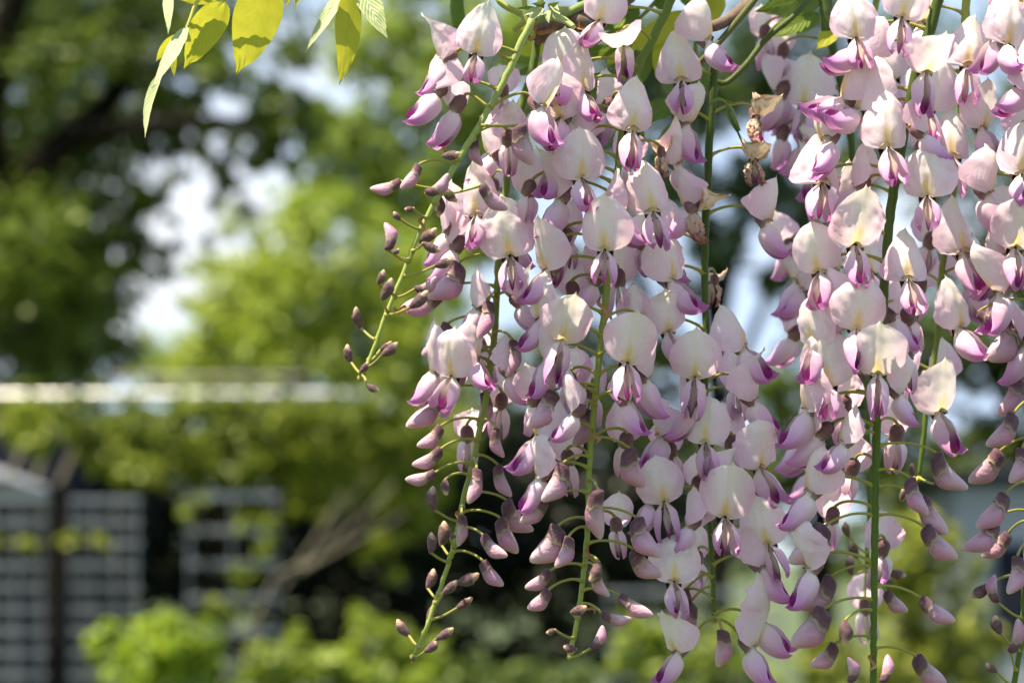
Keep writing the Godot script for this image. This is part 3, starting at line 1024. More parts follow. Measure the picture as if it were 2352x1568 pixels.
	stalk(tw, "stem", [at_px(-20, 1262, 8.15), at_px(110, 1256, 8.15), at_px(240, 1250, 8.15)], 0.008, 0.005, M.bark)
	foliage(tw, "leaves", [[0, 1252, 26, 8.1, 26], [70, 1250, 26, 8.1, 28], [160, 1248, 26, 8.15, 28], [230, 1250, 24, 8.15, 26]], 0.04, Color(0.2, 0.25, 0.02), Color(0.34, 0.36, 0.04))
	# bare leaning branches
	base = at_px(590, 1420, 9.2)
	var br := thing("bare_branches", "bare grey brown branches leaning to the right beside the trellis", "branches", Vector3(base.x, 0, base.z))
	stalk(br, "branch", [Vector3(base.x - 0.1, 0, base.z), base, at_px(700, 1300, 9.2), at_px(810, 1210, 9.2), at_px(905, 1110, 9.2)], 0.013, 0.006, M.twig)
	stalk(br, "branch", [at_px(650, 1350, 9.2), at_px(730, 1230, 9.25), at_px(790, 1130, 9.3)], 0.009, 0.005, M.twig)
	stalk(br, "branch", [at_px(690, 1310, 9.2), at_px(800, 1250, 9.1), at_px(930, 1180, 9.0)], 0.010, 0.005, M.twig)
	stalk(br, "branch", [at_px(740, 1270, 9.2), at_px(800, 1160, 9.1), at_px(850, 1080, 9.0)], 0.008, 0.004, M.twig)
	# bushes along the bottom
	bush("bush", "bright lime bush in sunlight in front of the trellises", 395, 7.6, [[360, 1480, 70, 7.6, 420], [430, 1490, 75, 7.6, 420], [300, 1540, 80, 7.6, 300], [410, 1570, 90, 7.6, 420], [250, 1470, 50, 7.7, 110]], 0.04, Color(0.17, 0.27, 0.016), Color(0.38, 0.50, 0.03))
	bush("bush", "yellow green bush right of the lime one, under the leaning branches", 760, 8.2, [[660, 1530, 90, 8.2, 360], [760, 1560, 80, 8.2, 300], [840, 1470, 60, 8.3, 160], [830, 1560, 90, 8.2, 330], [960, 1500, 80, 8.3, 260], [960, 1580, 90, 8.2, 330], [830, 1410, 26, 8.4, 36]], 0.045, Color(0.10, 0.16, 0.012), Color(0.28, 0.36, 0.03))
	bush("bush", "low dark green bush at the bottom below the longest raceme", 1130, 8.6, [[1080, 1570, 80, 8.6, 300], [1200, 1580, 70, 8.6, 260], [1330, 1590, 80, 8.6, 260], [560, 1600, 70, 8.6, 220]], 0.045, Color(0.05, 0.09, 0.015), Color(0.16, 0.22, 0.03))
	bush("bush", "mid green bush behind the lowest flowers of the middle racemes", 1560, 9.0, [[1480, 1500, 80, 9.0, 330], [1560, 1560, 90, 9.0, 360], [1660, 1480, 80, 9.0, 260], [1700, 1560, 90, 9.0, 330], [1440, 1420, 40, 9.2, 70]], 0.05, Color(0.13, 0.19, 0.02), Color(0.28, 0.36, 0.04))
	bush("bush", "tall olive bush at the lower right between two racemes", 2120, 9.5, [[2120, 1230, 80, 9.5, 360], [2080, 1340, 100, 9.5, 520], [2160, 1440, 110, 9.5, 560], [2060, 1500, 110, 9.5, 560], [2220, 1540, 100, 9.5, 420], [1930, 1540, 100, 9.5, 400], [2200, 1320, 60, 9.6, 160], [2290, 1460, 50, 9.6, 120]], 0.05, Color(0.15, 0.19, 0.02), Color(0.34, 0.37, 0.05))
	base = at_px(2280, 1270, 15.0); base.y = 0.0
	var gh := thing("summerhouse", "pale blue grey garden building seen behind the lower right raceme", "building", base)
	part("wall", bevel_box(Vector3(0.62, 2.05, 1.4), 0.02), M.pale, gh, Transform3D(Basis.IDENTITY, Vector3(0.05, 1.0, -0.5)))
	part("roof", bevel_box(Vector3(0.86, 0.07, 1.7), 0.02), M.navy, gh, Transform3D(Basis.IDENTITY, Vector3(0.05, 2.07, -0.5)))
	part("window", bevel_box(Vector3(0.24, 0.6, 0.03), 0.008), M.navy, gh, Transform3D(Basis.IDENTITY, Vector3(0.1, 1.35, 0.215)))
	part("door", bevel_box(Vector3(0.2, 1.5, 0.03), 0.008), M.slat, gh, Transform3D(Basis.IDENTITY, Vector3(-0.14, 0.78, 0.215)))


func bush(called: String, label: String, x: float, d: float, blobs: Array, leaf: float, c0: Color, c1: Color) -> void:
	var base := at_px(x, 1270, d)
	base.y = 0.0
	var b := thing(called, label, "bush", base)
	for k in 4:
		stalk(b, "stem", [base + Vector3(0.03 * k - 0.05, 0, 0), base + Vector3(0.06 * k - 0.1, 0.4, 0.02 * k), at_px(blobs[k][0], blobs[k][1], d)], 0.012, 0.005, M.bark)
	foliage(b, "leaves", blobs, leaf, c0, c1, 0.8, 0.95)


func trellis(called: String, label: String, d: float, x0: float, x1: float, y0: float, step: float, n: int, uprights: Array) -> void:
	var base := at_px((x0 + x1) / 2.0, 1270, d)
	base.y = 0.0
	var t := thing(called, label, "trellis", base, "trellis panels in the garden behind")
	for k in n:
		var y := y0 + k * step
		bar("slat", at_px(x0, y, d), at_px(x1, y, d), 0.021, 0.016, M.slat, t)
	for x in uprights:
		var p := at_px(x, y0 - 6.0, d - 0.03)
		bar("upright", Vector3(p.x, 0, p.z), p, 0.006, 0.010, M.slat, t)


# ---------------------------------------------------------------- the vine at the top
func build_vine() -> void:
	var d := 0.87
	var wb := thing("vine_branch", "knobby brown woody vine branch with dry bracts along the top edge", "branch", at_px(1500, -60, d))
	stalk(wb, "wood", [at_px(1225, 88, d), at_px(1262, 66, d), at_px(1330, 46, d), at_px(1420, -10, 0.9), at_px(1500, -60, 0.93), at_px(1700, -130, 0.95), at_px(2000, -190, 0.95)], 0.0035, 0.008, M.wood, Color.WHITE, 12)
	stalk(wb, "knot", [at_px(1215, 82, d), at_px(1238, 72, d - 0.003), at_px(1262, 60, d)], 0.0018, 0.0036, M.wood, Color.WHITE, 10)
	stalk(wb, "knot", [at_px(1300, 40, d - 0.002), at_px(1330, 52, d - 0.004), at_px(1352, 62, d)], 0.0038, 0.0026, M.wood, Color.WHITE, 10)
	stalk(wb, "twig", [at_px(1610, 66, 0.875), at_px(1660, 52, 0.872), at_px(1712, 14, 0.88), at_px(1770, -60, 0.9)], 0.0020, 0.0026, M.wood, Color.WHITE, 9)
	stalk(wb, "shoot", [at_px(1640, 185, 0.882), at_px(1668, 190, 0.884), at_px(1712, 150, 0.885), at_px(1760, 90, 0.888), at_px(1830, 30, 0.89), at_px(1880, -30, 0.9)], 0.0011, 0.0011, M.green, Color(0.06, 0.09, 0.014))
	stalk(wb, "shoot", [at_px(1558, 190, 0.875), at_px(1640, 110, 0.872), at_px(1725, 10, 0.872), at_px(1770, -50, 0.875)], 0.0010, 0.0014, M.green, Color(0.10, 0.11, 0.03))
	stalk(wb, "shoot", [at_px(1222, 50, 0.85), at_px(1262, 36, 0.856), at_px(1300, 30, 0.862), at_px(1360, 0, 0.872), at_px(1440, -50, 0.9)], 0.0014, 0.0017, M.green, Color(0.2, 0.27, 0.07))
	stalk(wb, "shoot", [at_px(1262, 36, 0.853), at_px(1296, 46, 0.846), at_px(1318, 62, 0.842)], 0.0016, 0.0009, M.green, Color(0.3, 0.38, 0.14))
	stalk(wb, "shoot", [at_px(1058, 62, 0.89), at_px(1050, 20, 0.89), at_px(1052, -40, 0.89)], 0.0030, 0.0022, M.green, Color(0.10, 0.17, 0.015))
	stalk(wb, "shoot", [at_px(1180, 70, 0.86), at_px(1205, 40, 0.862), at_px(1150, 6, 0.865), at_px(1130, -40, 0.87)], 0.0010, 0.0012, M.green, Color(0.3, 0.32, 0.06))
	stalk(wb, "shoot", [at_px(1225, 84, 0.85), at_px(1208, 30, 0.85), at_px(1202, -30, 0.855)], 0.0009, 0.0010, M.green, Color(0.3, 0.32, 0.06))
	stalk(wb, "shoot", [at_px(1900, 70, 0.90), at_px(1893, 0, 0.9), at_px(1880, -60, 0.9)], 0.0022, 0.0020, M.green, Color(0.08, 0.12, 0.02))
	stalk(wb, "shoot", [at_px(1990, 70, 0.93), at_px(2010, 20, 0.93), at_px(2020, -50, 0.93)], 0.0012, 0.0014, M.green, Color(0.22, 0.27, 0.05))
	cur = wb
	stem_px = [Vector2(1200, -100), Vector2(1200, 300)]
	stem_d0 = 0.866
	stem_d1 = 0.866
	bract(1245, 60, 1205, 92)
	bract(1225, 62, 1290, 88)
	bract(1290, 60, 1240, 104)
	bract(1330, 50, 1350, 84)
	# small young shoot between the racemes
	var ys := thing("young_shoot", "thin green new shoot with narrow folded leaflets beside a withered flower", "shoot", at_px(1625, 240, 0.865))
	stalk(ys, "stalk", [at_px(1632, 238, 0.868), at_px(1655, 228, 0.862), at_px(1680, 250, 0.86), at_px(1700, 300, 0.86)], 0.0007, 0.0004, M.green, Color(0.16, 0.22, 0.05))
	for k in 5:
		leaflet(ys, 1660 + k * 8, 230 + k * 11, 1690 + k * 4, 300 + k * 12 - (60 if k == 0 else 0), 0.862, 0.858, 5.0, 30.0 * k, M.leaf, 0.1, 0.8)

	var tuft := thing("leaf_tuft", "tuft of small curled pale green new leaves at the top of the leftmost raceme", "leaves", at_px(1240, 20, 0.845))
	stalk(tuft, "stalk", [at_px(1232, 40, 0.85), at_px(1240, 10, 0.846), at_px(1252, -40, 0.846)], 0.0012, 0.0009, M.green, Color(0.3, 0.36, 0.1))
	for k in 9:
		leaflet(tuft, 1238 + 4 * k, 30 - 6 * (k % 4), 1190 + 14 * k, 8 + 20 * (k % 3), 0.847 - 0.002 * (k % 3), 0.84, 9.0, 40.0 - 22.0 * (k % 4), M.downy if k % 3 else M.leaf, 0.25, 0.6)
	# leaves at the top left, lit through
	var l1 := thing("compound_leaf", "yellow sunlit compound leaf hanging at the top left with a silvery twisted leaflet", "leaf", at_px(640, -60, 0.84), "new leaves of the wisteria")
	stalk(l1, "leafstalk", [at_px(700, -90, 0.84), at_px(600, -45, 0.84), at_px(470, -14, 0.838), at_px(430, 60, 0.835), at_px(385, 160, 0.832)], 0.0011, 0.0005, M.green, Color(0.42, 0.42, 0.09))
	leaflet(l1, 622, -45, 531, 172, 0.83, 0.846, 62, -22, M.young, 0.05, 0.10)
	leaflet(l1, 516, 2, 411, 158, 0.832, 0.845, 44, -26, M.young, 0.06, 0.15)
	leaflet(l1, 500, -10, 372, -4, 0.836, 0.842, 26, -50, M.young, 0.05, 0.2)
	leaflet(l1, 392, -30, 380, 76, 0.838, 0.83, 17, 30, M.downy, 0.05, 0.5)
	leaflet(l1, 430, 62, 350, 196, 0.834, 0.822, 25, 34, M.downy, 0.05, 0.35)
	leaflet(l1, 412, 78, 352, 142, 0.838, 0.846, 16, -30, M.young, 0.05, 0.2)
	leaflet(l1, 374, 165, 321, 312, 0.83, 0.822, 17, 38, M.downy, 0.05, 0.7)
	leaflet(l1, 398, 110, 394, 176, 0.838, 0.836, 12, 20, M.young, 0.05, 0.2)
	var l2 := thing("compound_leaf", "yellow green compound leaf at the top just left of the flowers", "leaf", at_px(800, -80, 0.855), "new leaves of the wisteria")
	stalk(l2, "leafstalk", [at_px(930, -120, 0.86), at_px(830, -60, 0.856), at_px(790, -20, 0.854)], 0.0010, 0.0005, M.green, Color(0.36, 0.38, 0.08))
	leaflet(l2, 790, -25, 706, 113, 0.855, 0.847, 21, 34, M.downy, 0.06, 0.4)
	leaflet(l2, 806, -24, 776, 196, 0.85, 0.858, 34, -14, M.young, 0.05, 0.18)
	leaflet(l2, 820, -40, 896, 72, 0.856, 0.846, 34, -25, M.downy, 0.16, 0.2)
	leaflet(l2, 690, -50, 653, 18, 0.85, 0.848, 10, 10, M.young, 0.05, 0.2)
	leaflet(l2, 700, -50, 679, 22, 0.85, 0.848, 9, 10, M.young, 0.05, 0.2)
	var l3 := thing("compound_leaf", "broad green leaf spread level behind the flowers of the leftmost racemes", "leaf", at_px(1350, 100, 0.93), "new leaves of the wisteria")
	stalk(l3, "leafstalk", [at_px(1450, 40, 0.94), at_px(1350, 110, 0.93), at_px(1250, 180, 0.925)], 0.0011, 0.0006, M.green, Color(0.2, 0.25, 0.05))
	leaflet(l3, 1420, 110, 1165, 165, 0.93, 0.90, 30, -50, M.leaf, 0.03, 0.15)
	leaflet(l3, 1350, 160, 1210, 262, 0.93, 0.90, 30, -35, M.leaf, 0.03, 0.15)
	leaflet(l3, 1440, 170, 1280, 205, 0.935, 0.92, 26, -45, M.leaf, 0.05, 0.15)
	leaflet(l3, 1330, 30, 1180, 60, 0.925, 0.91, 26, -30, M.young, 0.05, 0.15)
	leaflet(l3, 1430, 230, 1480, 330, 0.93, 0.92, 28, 30, M.leaf, 0.05, 0.15)
	leaflet(l3, 1300, 60, 1190, 130, 0.935, 0.92, 34, -30, M.young, 0.05, 0.15)
	leaflet(l3, 1400, 190, 1330, 300, 0.935, 0.925, 34, 20, M.leaf, 0.05, 0.15)
	leaflet(l3, 1250, 190, 1180, 290, 0.935, 0.925, 30, 30, M.leaf, 0.05, 0.15)
	leaflet(l3, 1450, 60, 1400, 150, 0.94, 0.93, 40, 10, M.young, 0.05, 0.15)
	var l4 := thing("compound_leaf", "bright yellow lit leaf between the two middle peduncles near the top", "leaf", at_px(1500, -40, 0.92), "new leaves of the wisteria")
	stalk(l4, "leafstalk", [at_px(1560, -60, 0.92), at_px(1500, 10, 0.92), at_px(1450, 60, 0.92)], 0.0011, 0.0006, M.green, Color(0.2, 0.25, 0.05))
	leaflet(l4, 1600, 40, 1430, 110, 0.92, 0.905, 36, -20, M.young, 0.03, 0.12)
	leaflet(l4, 1560, 60, 1500, 175, 0.92, 0.91, 34, 20, M.young, 0.03, 0.12)
	leaflet(l4, 1470, 20, 1345, 66, 0.92, 0.905, 28, 20, M.leaf, 0.03, 0.15)
	leaflet(l4, 1510, 20, 1548, -30, 0.92, 0.915, 20, 20, M.leaf, 0.03, 0.15)
	leaflet(l4, 1490, 100, 1465, 196, 0.925, 0.92, 26, 10, M.leaf, 0.03, 0.15)
	leaflet(l4, 1660, -20, 1560, 80, 0.93, 0.92, 44, -20, M.young, 0.03, 0.12)
	leaflet(l4, 1440, -40, 1330, 10, 0.93, 0.92, 40, -10, M.leaf, 0.03, 0.12)
	leaflet(l4, 1560, 120, 1600, 230, 0.94, 0.93, 36, -10, M.leaf, 0.03, 0.12)
	var l5 := thing("compound_leaf", "green leaf hanging from the top edge right of the woody twig", "leaf", at_px(1820, -60, 0.93), "new leaves of the wisteria")
	stalk(l5, "leafstalk", [at_px(1960, -60, 0.93), at_px(1860, -20, 0.93), at_px(1780, 20, 0.93)], 0.0011, 0.0006, M.green, Color(0.2, 0.25, 0.05))
	leaflet(l5, 1900, -30, 1742, 40, 0.93, 0.91, 40, -24, M.leaf, 0.03, 0.12)
	leaflet(l5, 1880, 30, 1762, 92, 0.93, 0.915, 32, 16, M.leaf, 0.03, 0.15)
	leaflet(l5, 1870, -10, 1790, -60, 0.93, 0.915, 40, 10, M.leaf, 0.03, 0.15)
	leaflet(l5, 1915, 60, 1880, 112, 0.93, 0.92, 24, 10, M.young, 0.03, 0.15)
	leaflet(l5, 1560, -30, 1650, 30, 0.94, 0.93, 30, -10, M.leaf, 0.03, 0.15)
	var l6 := thing("compound_leaf", "green leaf half hidden behind the flowers between the second and third raceme", "leaf", at_px(1620, 190, 0.95), "new leaves of the wisteria")
	stalk(l6, "leafstalk", [at_px(1600, 60, 0.945), at_px(1590, 180, 0.95), at_px(1560, 280, 0.95)], 0.0010, 0.0005, M.green, Color(0.2, 0.25, 0.05))
	leaflet(l6, 1590, 180, 1555, 300, 0.95, 0.94, 36, 20, M.leaf, 0.03, 0.15)
	leaflet(l6, 1560, 230, 1440, 300, 0.95, 0.93, 30, 20, M.leaf, 0.03, 0.15)
	leaflet(l6, 1560, 280, 1500, 420, 0.95, 0.94, 30, -20, M.leaf, 0.03, 0.15)
	leaflet(l6, 1600, 150, 1620, 240, 0.95, 0.94, 24, -20, M.leaf, 0.03, 0.15)
	# the roof of leaves above the picture, which shades the racemes in patches
	var cv := thing("wisteria_canopy", "leafy wisteria canopy just above the racemes", "canopy", at_px(1400, -420, 0.9), "", )
	stalk(cv, "stem", [at_px(4200, -200, 0.95), at_px(2700, -220, 0.95), at_px(2000, -260, 0.95), at_px(1400, -300, 0.93), at_px(700, -320, 0.93), at_px(-200, -360, 0.95), at_px(-1500, -380, 0.97)], 0.012, 0.006, M.wood, Color.WHITE, 9)
	var mm := MultiMesh.new()
	mm.transform_format = MultiMesh.TRANSFORM_3D
	mm.use_colors = true
	mm.mesh = leaf_mesh(0.2)
	mm.instance_count = 42
	for i in 42:
		var p := at_px(rng.randf_range(500, 2300), rng.randf_range(-1000, -190), rng.randf_range(0.74, 1.05)) - cv.position
		var dir := Vector3(rng.randf_range(-1, 1), rng.randf_range(-0.5, 0.1), rng.randf_range(-1, 1)).normalized()
		var nn := (Vector3(0, 1, 0) + ball() * 0.5).normalized()
		var sd := dir.cross(nn).normalized()
		var s := rng.randf_range(0.035, 0.06)
		mm.set_instance_transform(i, Transform3D(Basis(sd * s, dir * s, sd.cross(dir) * s), p))
		mm.set_instance_color(i, Color(0.13, 0.19, 0.025).lerp(Color(0.36, 0.40, 0.04), rng.randf()))
	var o := MultiMeshInstance3D.new()
	o.name = "leaves"
	o.multimesh = mm
	o.material_override = M.foliage
	o.set_meta("kind", "stuff")
	cv.add_child(o, true)


# ---------------------------------------------------------------- the racemes, flower by flower
func build_racemes() -> void:
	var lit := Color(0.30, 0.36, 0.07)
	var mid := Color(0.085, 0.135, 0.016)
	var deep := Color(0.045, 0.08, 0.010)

	# front left raceme: few flowers above, bare bud tip below
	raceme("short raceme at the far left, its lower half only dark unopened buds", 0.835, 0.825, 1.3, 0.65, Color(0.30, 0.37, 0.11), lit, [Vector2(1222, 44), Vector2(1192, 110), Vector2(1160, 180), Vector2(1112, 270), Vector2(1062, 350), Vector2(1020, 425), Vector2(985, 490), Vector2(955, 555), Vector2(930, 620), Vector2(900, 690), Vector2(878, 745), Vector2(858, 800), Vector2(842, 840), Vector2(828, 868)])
	att = 6.0
	fl(1009, 133, -78, 0, 0)
	fl(1094, 116, -8, 14, 0, 1.0)
	fl(985, 200, -74, 6, -6)
	fl(1033, 244, -128, 0, 0)
	fl(1154, 202, 178, 0, 0, 1.0)
	fl(1167, 312, 176, 0, 0, 1.05)
	fl(1253, 240, 72, -10, 8)
	bd(1194, 284, 1218, 380, 1.1)
	bd(1016, 358, 1058, 352)
	bd(1092, 320, 1102, 382)
	att = 4.0
	bd(963, 377, 924, 436, 0.9)
	att = 22.0
	bd(921, 415, 852, 439, 0.9)
	bd(977, 444, 1034, 404, 0.95)
	bd(1018, 430, 1050, 464)
	bd(1105, 424, 1162, 484, 0.9)
	bd(1011, 451, 1006, 498)
	bd(949, 478, 928, 480, 1.3)
	bd(919, 504, 904, 486, 1.3)
	bd(890, 576, 890, 510)
	bd(960, 556, 1003, 524)
	bd(971, 558, 1012, 577)
	bd(902, 582, 917, 571, 1.4)
	bd(998, 611, 1039, 594)
	bd(868, 652, 882, 619, 1.1)
	bd(877, 688, 900, 638)
	bd(952, 664, 1006, 642)
	bd(942, 706, 983, 667)
	bd(828, 754, 818, 704, 0.9)
	bd(805, 832, 797, 790)
	bd(877, 816, 913, 786)
	bd(873, 804, 900, 784)
	bd(826, 856, 846, 830)
	att = -8.0
	bd(842, 883, 872, 898)
	bract(975, 500, 962, 535)
	bract(1018, 355, 1030, 338)
	bract(905, 705, 938, 716)

	# second raceme
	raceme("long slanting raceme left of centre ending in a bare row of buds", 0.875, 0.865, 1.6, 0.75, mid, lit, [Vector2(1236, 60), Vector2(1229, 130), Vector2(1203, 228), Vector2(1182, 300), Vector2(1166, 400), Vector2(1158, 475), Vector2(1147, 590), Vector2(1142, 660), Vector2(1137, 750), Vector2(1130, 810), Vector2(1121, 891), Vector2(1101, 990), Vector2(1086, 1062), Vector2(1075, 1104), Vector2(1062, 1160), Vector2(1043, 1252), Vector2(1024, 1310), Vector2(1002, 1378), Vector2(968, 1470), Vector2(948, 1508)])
	att = -10.0
	fl(1140, 292, 150, -20, 0)
	fl(1092, 486, -12, 4, 0)
	fl(1171, 580, 0, 6, 0, 1.12)
	fl(1020, 520, -122, 0, 0)
	fl(1036, 560, -126, 0, 0)
	fl(1132, 420, 178, 0, 0)
	fl(985, 842, -74, 2, 4)
	fl(1037, 856, -22, 8, 0)
	fl(1102, 786, 172, 0, 0, 1.05)
	fl(1096, 818, 58, 0, 0, 0.95)
	fl(1036, 880, -150, 0, 0, 0.95)
	fl(1073, 992, 172, 0, 0, 1.05)
	fl(1151, 915, 176, 0, 0, 1.1)
	fl(1190, 545, 118, 0, 0, 0.88)
	fl(1204, 690, 100, 0, 0, 0.88)
	fl(1182, 850, 84, 0, 0, 0.86)
	fl(1085, 700, -96, 0, 0, 0.86)
	fl(1120, 350, -70, 0, 0, 0.86)
	bd(1054, 602, 990, 692, 1.15)
	bd(1015, 668, 922, 718, 1.1)
	att = -14.0
	bd(1030, 741, 976, 820)
	bd(1122, 690, 1103, 778, 0.9)
	bd(1062, 816, 1020, 902)
	bd(1006, 902, 942, 984)
	bd(1111, 900, 1104, 982, 0.9)
	bd(1014, 977, 962, 1029)
	bd(1014, 1030, 949, 1074, 0.9)
	bd(1001, 1085, 931, 1106, 0.9)
	bd(1022, 1101, 1026, 1137, 1.2)
	bd(1178, 779, 1170, 864, 0.85)
	bd(1140, 983, 1151, 1052, 0.9)
	bd(1143, 1066, 1169, 1142, 0.9)
	bd(1095, 1074, 1080, 1156, 0.85)
	bd(1162, 1147, 1217, 1227)
	bd(1149, 1188, 1184, 1273)
	bd(1108, 1228, 1162, 1280, 0.95)
	bd(1108, 1287, 1152, 1347)
	bd(1060, 1182, 1055, 1256, 0.8)
	att = 24.0
	bd(997, 1172, 994, 1116)
	bd(1014, 1253, 1020, 1196)
	bd(1035, 1236, 1045, 1224, 1.6)
	bd(989, 1270, 990, 1222)
	bd(982, 1352, 996, 1306)
	bd(1017, 1363, 1050, 1332)
	bd(1052, 1339, 1101, 1315)
	bd(1049, 1397, 1085, 1372)
	bd(982, 1425, 996, 1389)
	bd(939, 1460, 911, 1423)
	bd(1003, 1467, 1042, 1442)
	bd(975, 1497, 1007, 1471)
	bd(950, 1508, 945, 1522)
	bract(1130, 800, 1150, 795)
	bract(1058, 1170, 1050, 1210)

	# third raceme
	raceme("raceme near the centre with one upright white flower below another and pink buds underneath", 0.85, 0.845, 1.65, 0.8, mid, lit, [Vector2(1590, -120), Vector2(1558, -40), Vector2(1535, 14), Vector2(1500, 90), Vector2(1471, 140), Vector2(1452, 200), Vector2(1431, 295), Vector2(1417, 419), Vector2(1408, 500), Vector2(1396, 642), Vector2(1385, 749), Vector2(1369, 894), Vector2(1361, 975), Vector2(1353, 1096), Vector2(1350, 1214), Vector2(1342, 1308), Vector2(1331, 1389), Vector2(1323, 1443), Vector2(1308, 1508)])
	att = -8.0
	fl(1379, 40, -16, 10, 16)
	fl(1433, 104, 4, -52, 0, 0.95)
	fl(1456, 292, 2, -4, 0, 1.05)
	fl(1293, 163, -18, 8, 4)
	fl(1342, 201, 24, 4, -10, 1.05)
	fl(1285, 265, -22, 0, 0)
	fl(1272, 365, -62, 0, 0)
	fl(1398, 238, -152, 0, 0)
	fl(1447, 362, 178, 0, 0)
	fl(1519, 345, 160, 0, 0, 0.8, true)
	fl(1336, 402, 14, 0, -8, 1.05)
	fl(1216, 428, -152, 0, 0)
	fl(1272, 450, -72, -16, 0, 1.05)
	fl(1390, 566, -4, 4, 0, 1.08)
	fl(1500, 478, 18, -6, -8, 1.05)
	fl(1301, 536, 172, 0, 0)
	fl(1283, 563, -160, 0, 0)
	fl(1253, 611, -42, 4, 12)
	fl(1237, 724, -52, 6, 12)
	fl(1315, 660, 178, 0, 0, 1.05)
	fl(1420, 633, 176, 0, 0, 1.05)
	fl(1471, 550, 150, 0, 0)
	fl(1293, 778, 10, -36, 6, 1.05)
	fl(1460, 735, 178, 0, 0, 1.1)
	fl(1443, 826, 0, 2, 6, 1.12)
	fl(1361, 893, 176, 0, 0, 1.05)
	fl(1493, 862, 100, 0, 0)
	fl(1245, 818, -80, 0, 0)
	fl(1310, 868, 176, 0, 0)
	fl(1229, 910, -152, 0, 0)
	fl(1229, 995, -70, 4, 6)
	fl(1304, 1047, 176, 0, 0, 1.1)
	fl(1229, 1087, -80, -4, 0)
	fl(1439, 1006, 178, 0, 0, 1.1)
	fl(1415, 1200, 172, 0, 0, 0.9)
	fl(1350, 640, -100, 0, 0, 0.88)
	fl(1440, 480, 100, 0, 0, 0.88)
	fl(1320, 310, -110, 0, 0, 0.88)
	fl(1450, 920, 92, 0, 0, 0.88)
	fl(1310, 940, -96, 0, 0, 0.86)
	att = -16.0
	bd(1272, 897, 1220, 986, 1.15)
	bd(1344, 934, 1326, 1027)
	bd(1293, 1063, 1253, 1154, 1.1)
	bd(1447, 1028, 1472, 1124, 1.15)
	bd(1374, 1122, 1374, 1240, 0.85)
	bd(1253, 1147, 1199, 1205)
	bd(1283, 1206, 1228, 1296, 1.3)
	bd(1307, 1230, 1282, 1304)
	bd(1463, 1188, 1507, 1280, 1.1)
	bd(1455, 1260, 1514, 1332, 1.05)
	bd(1371, 1308, 1394, 1374, 0.9)
	bd(1377, 1292, 1354, 1334, 1.1)
	bd(1264, 1311, 1209, 1355)
	bd(1261, 1354, 1216, 1403, 1.15)
	bd(1423, 1368, 1496, 1414, 0.85)
	bd(1380, 1408, 1451, 1428, 0.8)
	att = 14.0
	bd(1312, 1406, 1348, 1391, 1.2)
	bd(1274, 1446, 1254, 1453, 1.5)
	bd(1358, 1489, 1389, 1438)
	bd(1324, 1490, 1294, 1485, 1.3)
	bract(1380, 680, 1390, 740)
	bract(1364, 985, 1372, 1020)
	bract(1352, 1250, 1370, 1320)
	bract(1345, 1386, 1368, 1410)

	# fourth raceme
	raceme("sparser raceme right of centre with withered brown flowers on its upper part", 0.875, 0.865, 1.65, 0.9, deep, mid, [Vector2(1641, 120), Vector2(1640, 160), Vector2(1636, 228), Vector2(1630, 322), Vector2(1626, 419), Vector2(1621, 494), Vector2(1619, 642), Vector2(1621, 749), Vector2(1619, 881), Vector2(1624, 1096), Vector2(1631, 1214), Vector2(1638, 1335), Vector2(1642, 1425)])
	att = -4.0
	fl(1566, 178, 4, 4, 0, 1.12)
	fl(1632, 84, 42, 6, -14)
	fl(1589, 281, 78, -12, 0)
	fl(1567, 370, 58, -2, -10)
	fl(1603, 482, 100, -20, 0, 0.9, true)
	fl(1540, 560, 98, 0, 0)
	fl(1545, 633, 34, 2, -16, 1.05)
	fl(1536, 756, 24, 2, -14, 1.05)
	fl(1597, 860, 0, -2, 0, 1.08)
	fl(1642, 640, 165, -10, 0, 0.85, true)
	fl(1772, 504, 66, -8, 0)
	fl(1745, 262, 30, -10, 0, 0.85, true)
	fl(1734, 362, 10, -20, 0, 0.85, true)
	fl(1713, 790, 44, 0, -22, 1.12)
	fl(1689, 880, 174, 0, 0, 1.05)
	fl(1570, 930, -100, 0, 0, 0.88)
	fl(1665, 1110, 84, 0, 0, 0.88)
	fl(1575, 1200, -88, 0, 0, 0.86)
	fl(1570, 470, -84, 0, 0, 0.86)
	fl(1740, 910, 80, 4, -12, 1.05)
	fl(1621, 1010, 0, 0, 0, 1.04, false, 0.007)
	fl(1509, 996, -72, 0, 0)
	fl(1538, 1028, 178, 0, 0, 1.05)
	fl(1681, 1012, 178, 0, 0, 1.08)
	fl(1748, 1068, 30, -2, -12, 1.05)
	fl(1525, 1146, -4, 0, -8, 1.08)
	fl(1484, 1146, -62, 0, 0)
	fl(1603, 1106, -172, 0, 0)
	fl(1667, 1180, 8, 2, 0, 1.1)
	fl(1763, 1243, -6, -2, -14, 1.1)
	fl(1763, 1294, 62, 0, 0)
	fl(1549, 1329, -4, 2, -6, 1.08)
	fl(1600, 1276, 176, 0, 0, 1.05)
	fl(1574, 1372, 174, 0, 0)
	fl(1552, 1490, -52, 4, 14)
	fl(1761, 1420, 80, 8, -14)
	fl(1737, 1480, 70, -6, 0)
	att = -30.0
	bd(1587, 1381, 1552, 1466, 1.15)
	bd(1578, 1350, 1560, 1402)
	bd(1659, 1445, 1656, 1533)

	# fifth raceme, further back
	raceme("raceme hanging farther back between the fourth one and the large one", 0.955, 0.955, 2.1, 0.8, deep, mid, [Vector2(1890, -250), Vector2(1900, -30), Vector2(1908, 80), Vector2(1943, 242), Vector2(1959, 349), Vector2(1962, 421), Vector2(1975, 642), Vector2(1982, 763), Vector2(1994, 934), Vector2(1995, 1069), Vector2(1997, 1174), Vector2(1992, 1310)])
	att = -6.0
	fl(1758, 70, -168, 0, 0)
	fl(1800, 112, 178, 0, 0)
	fl(1849, 236, -6, 0, 10, 1.12)
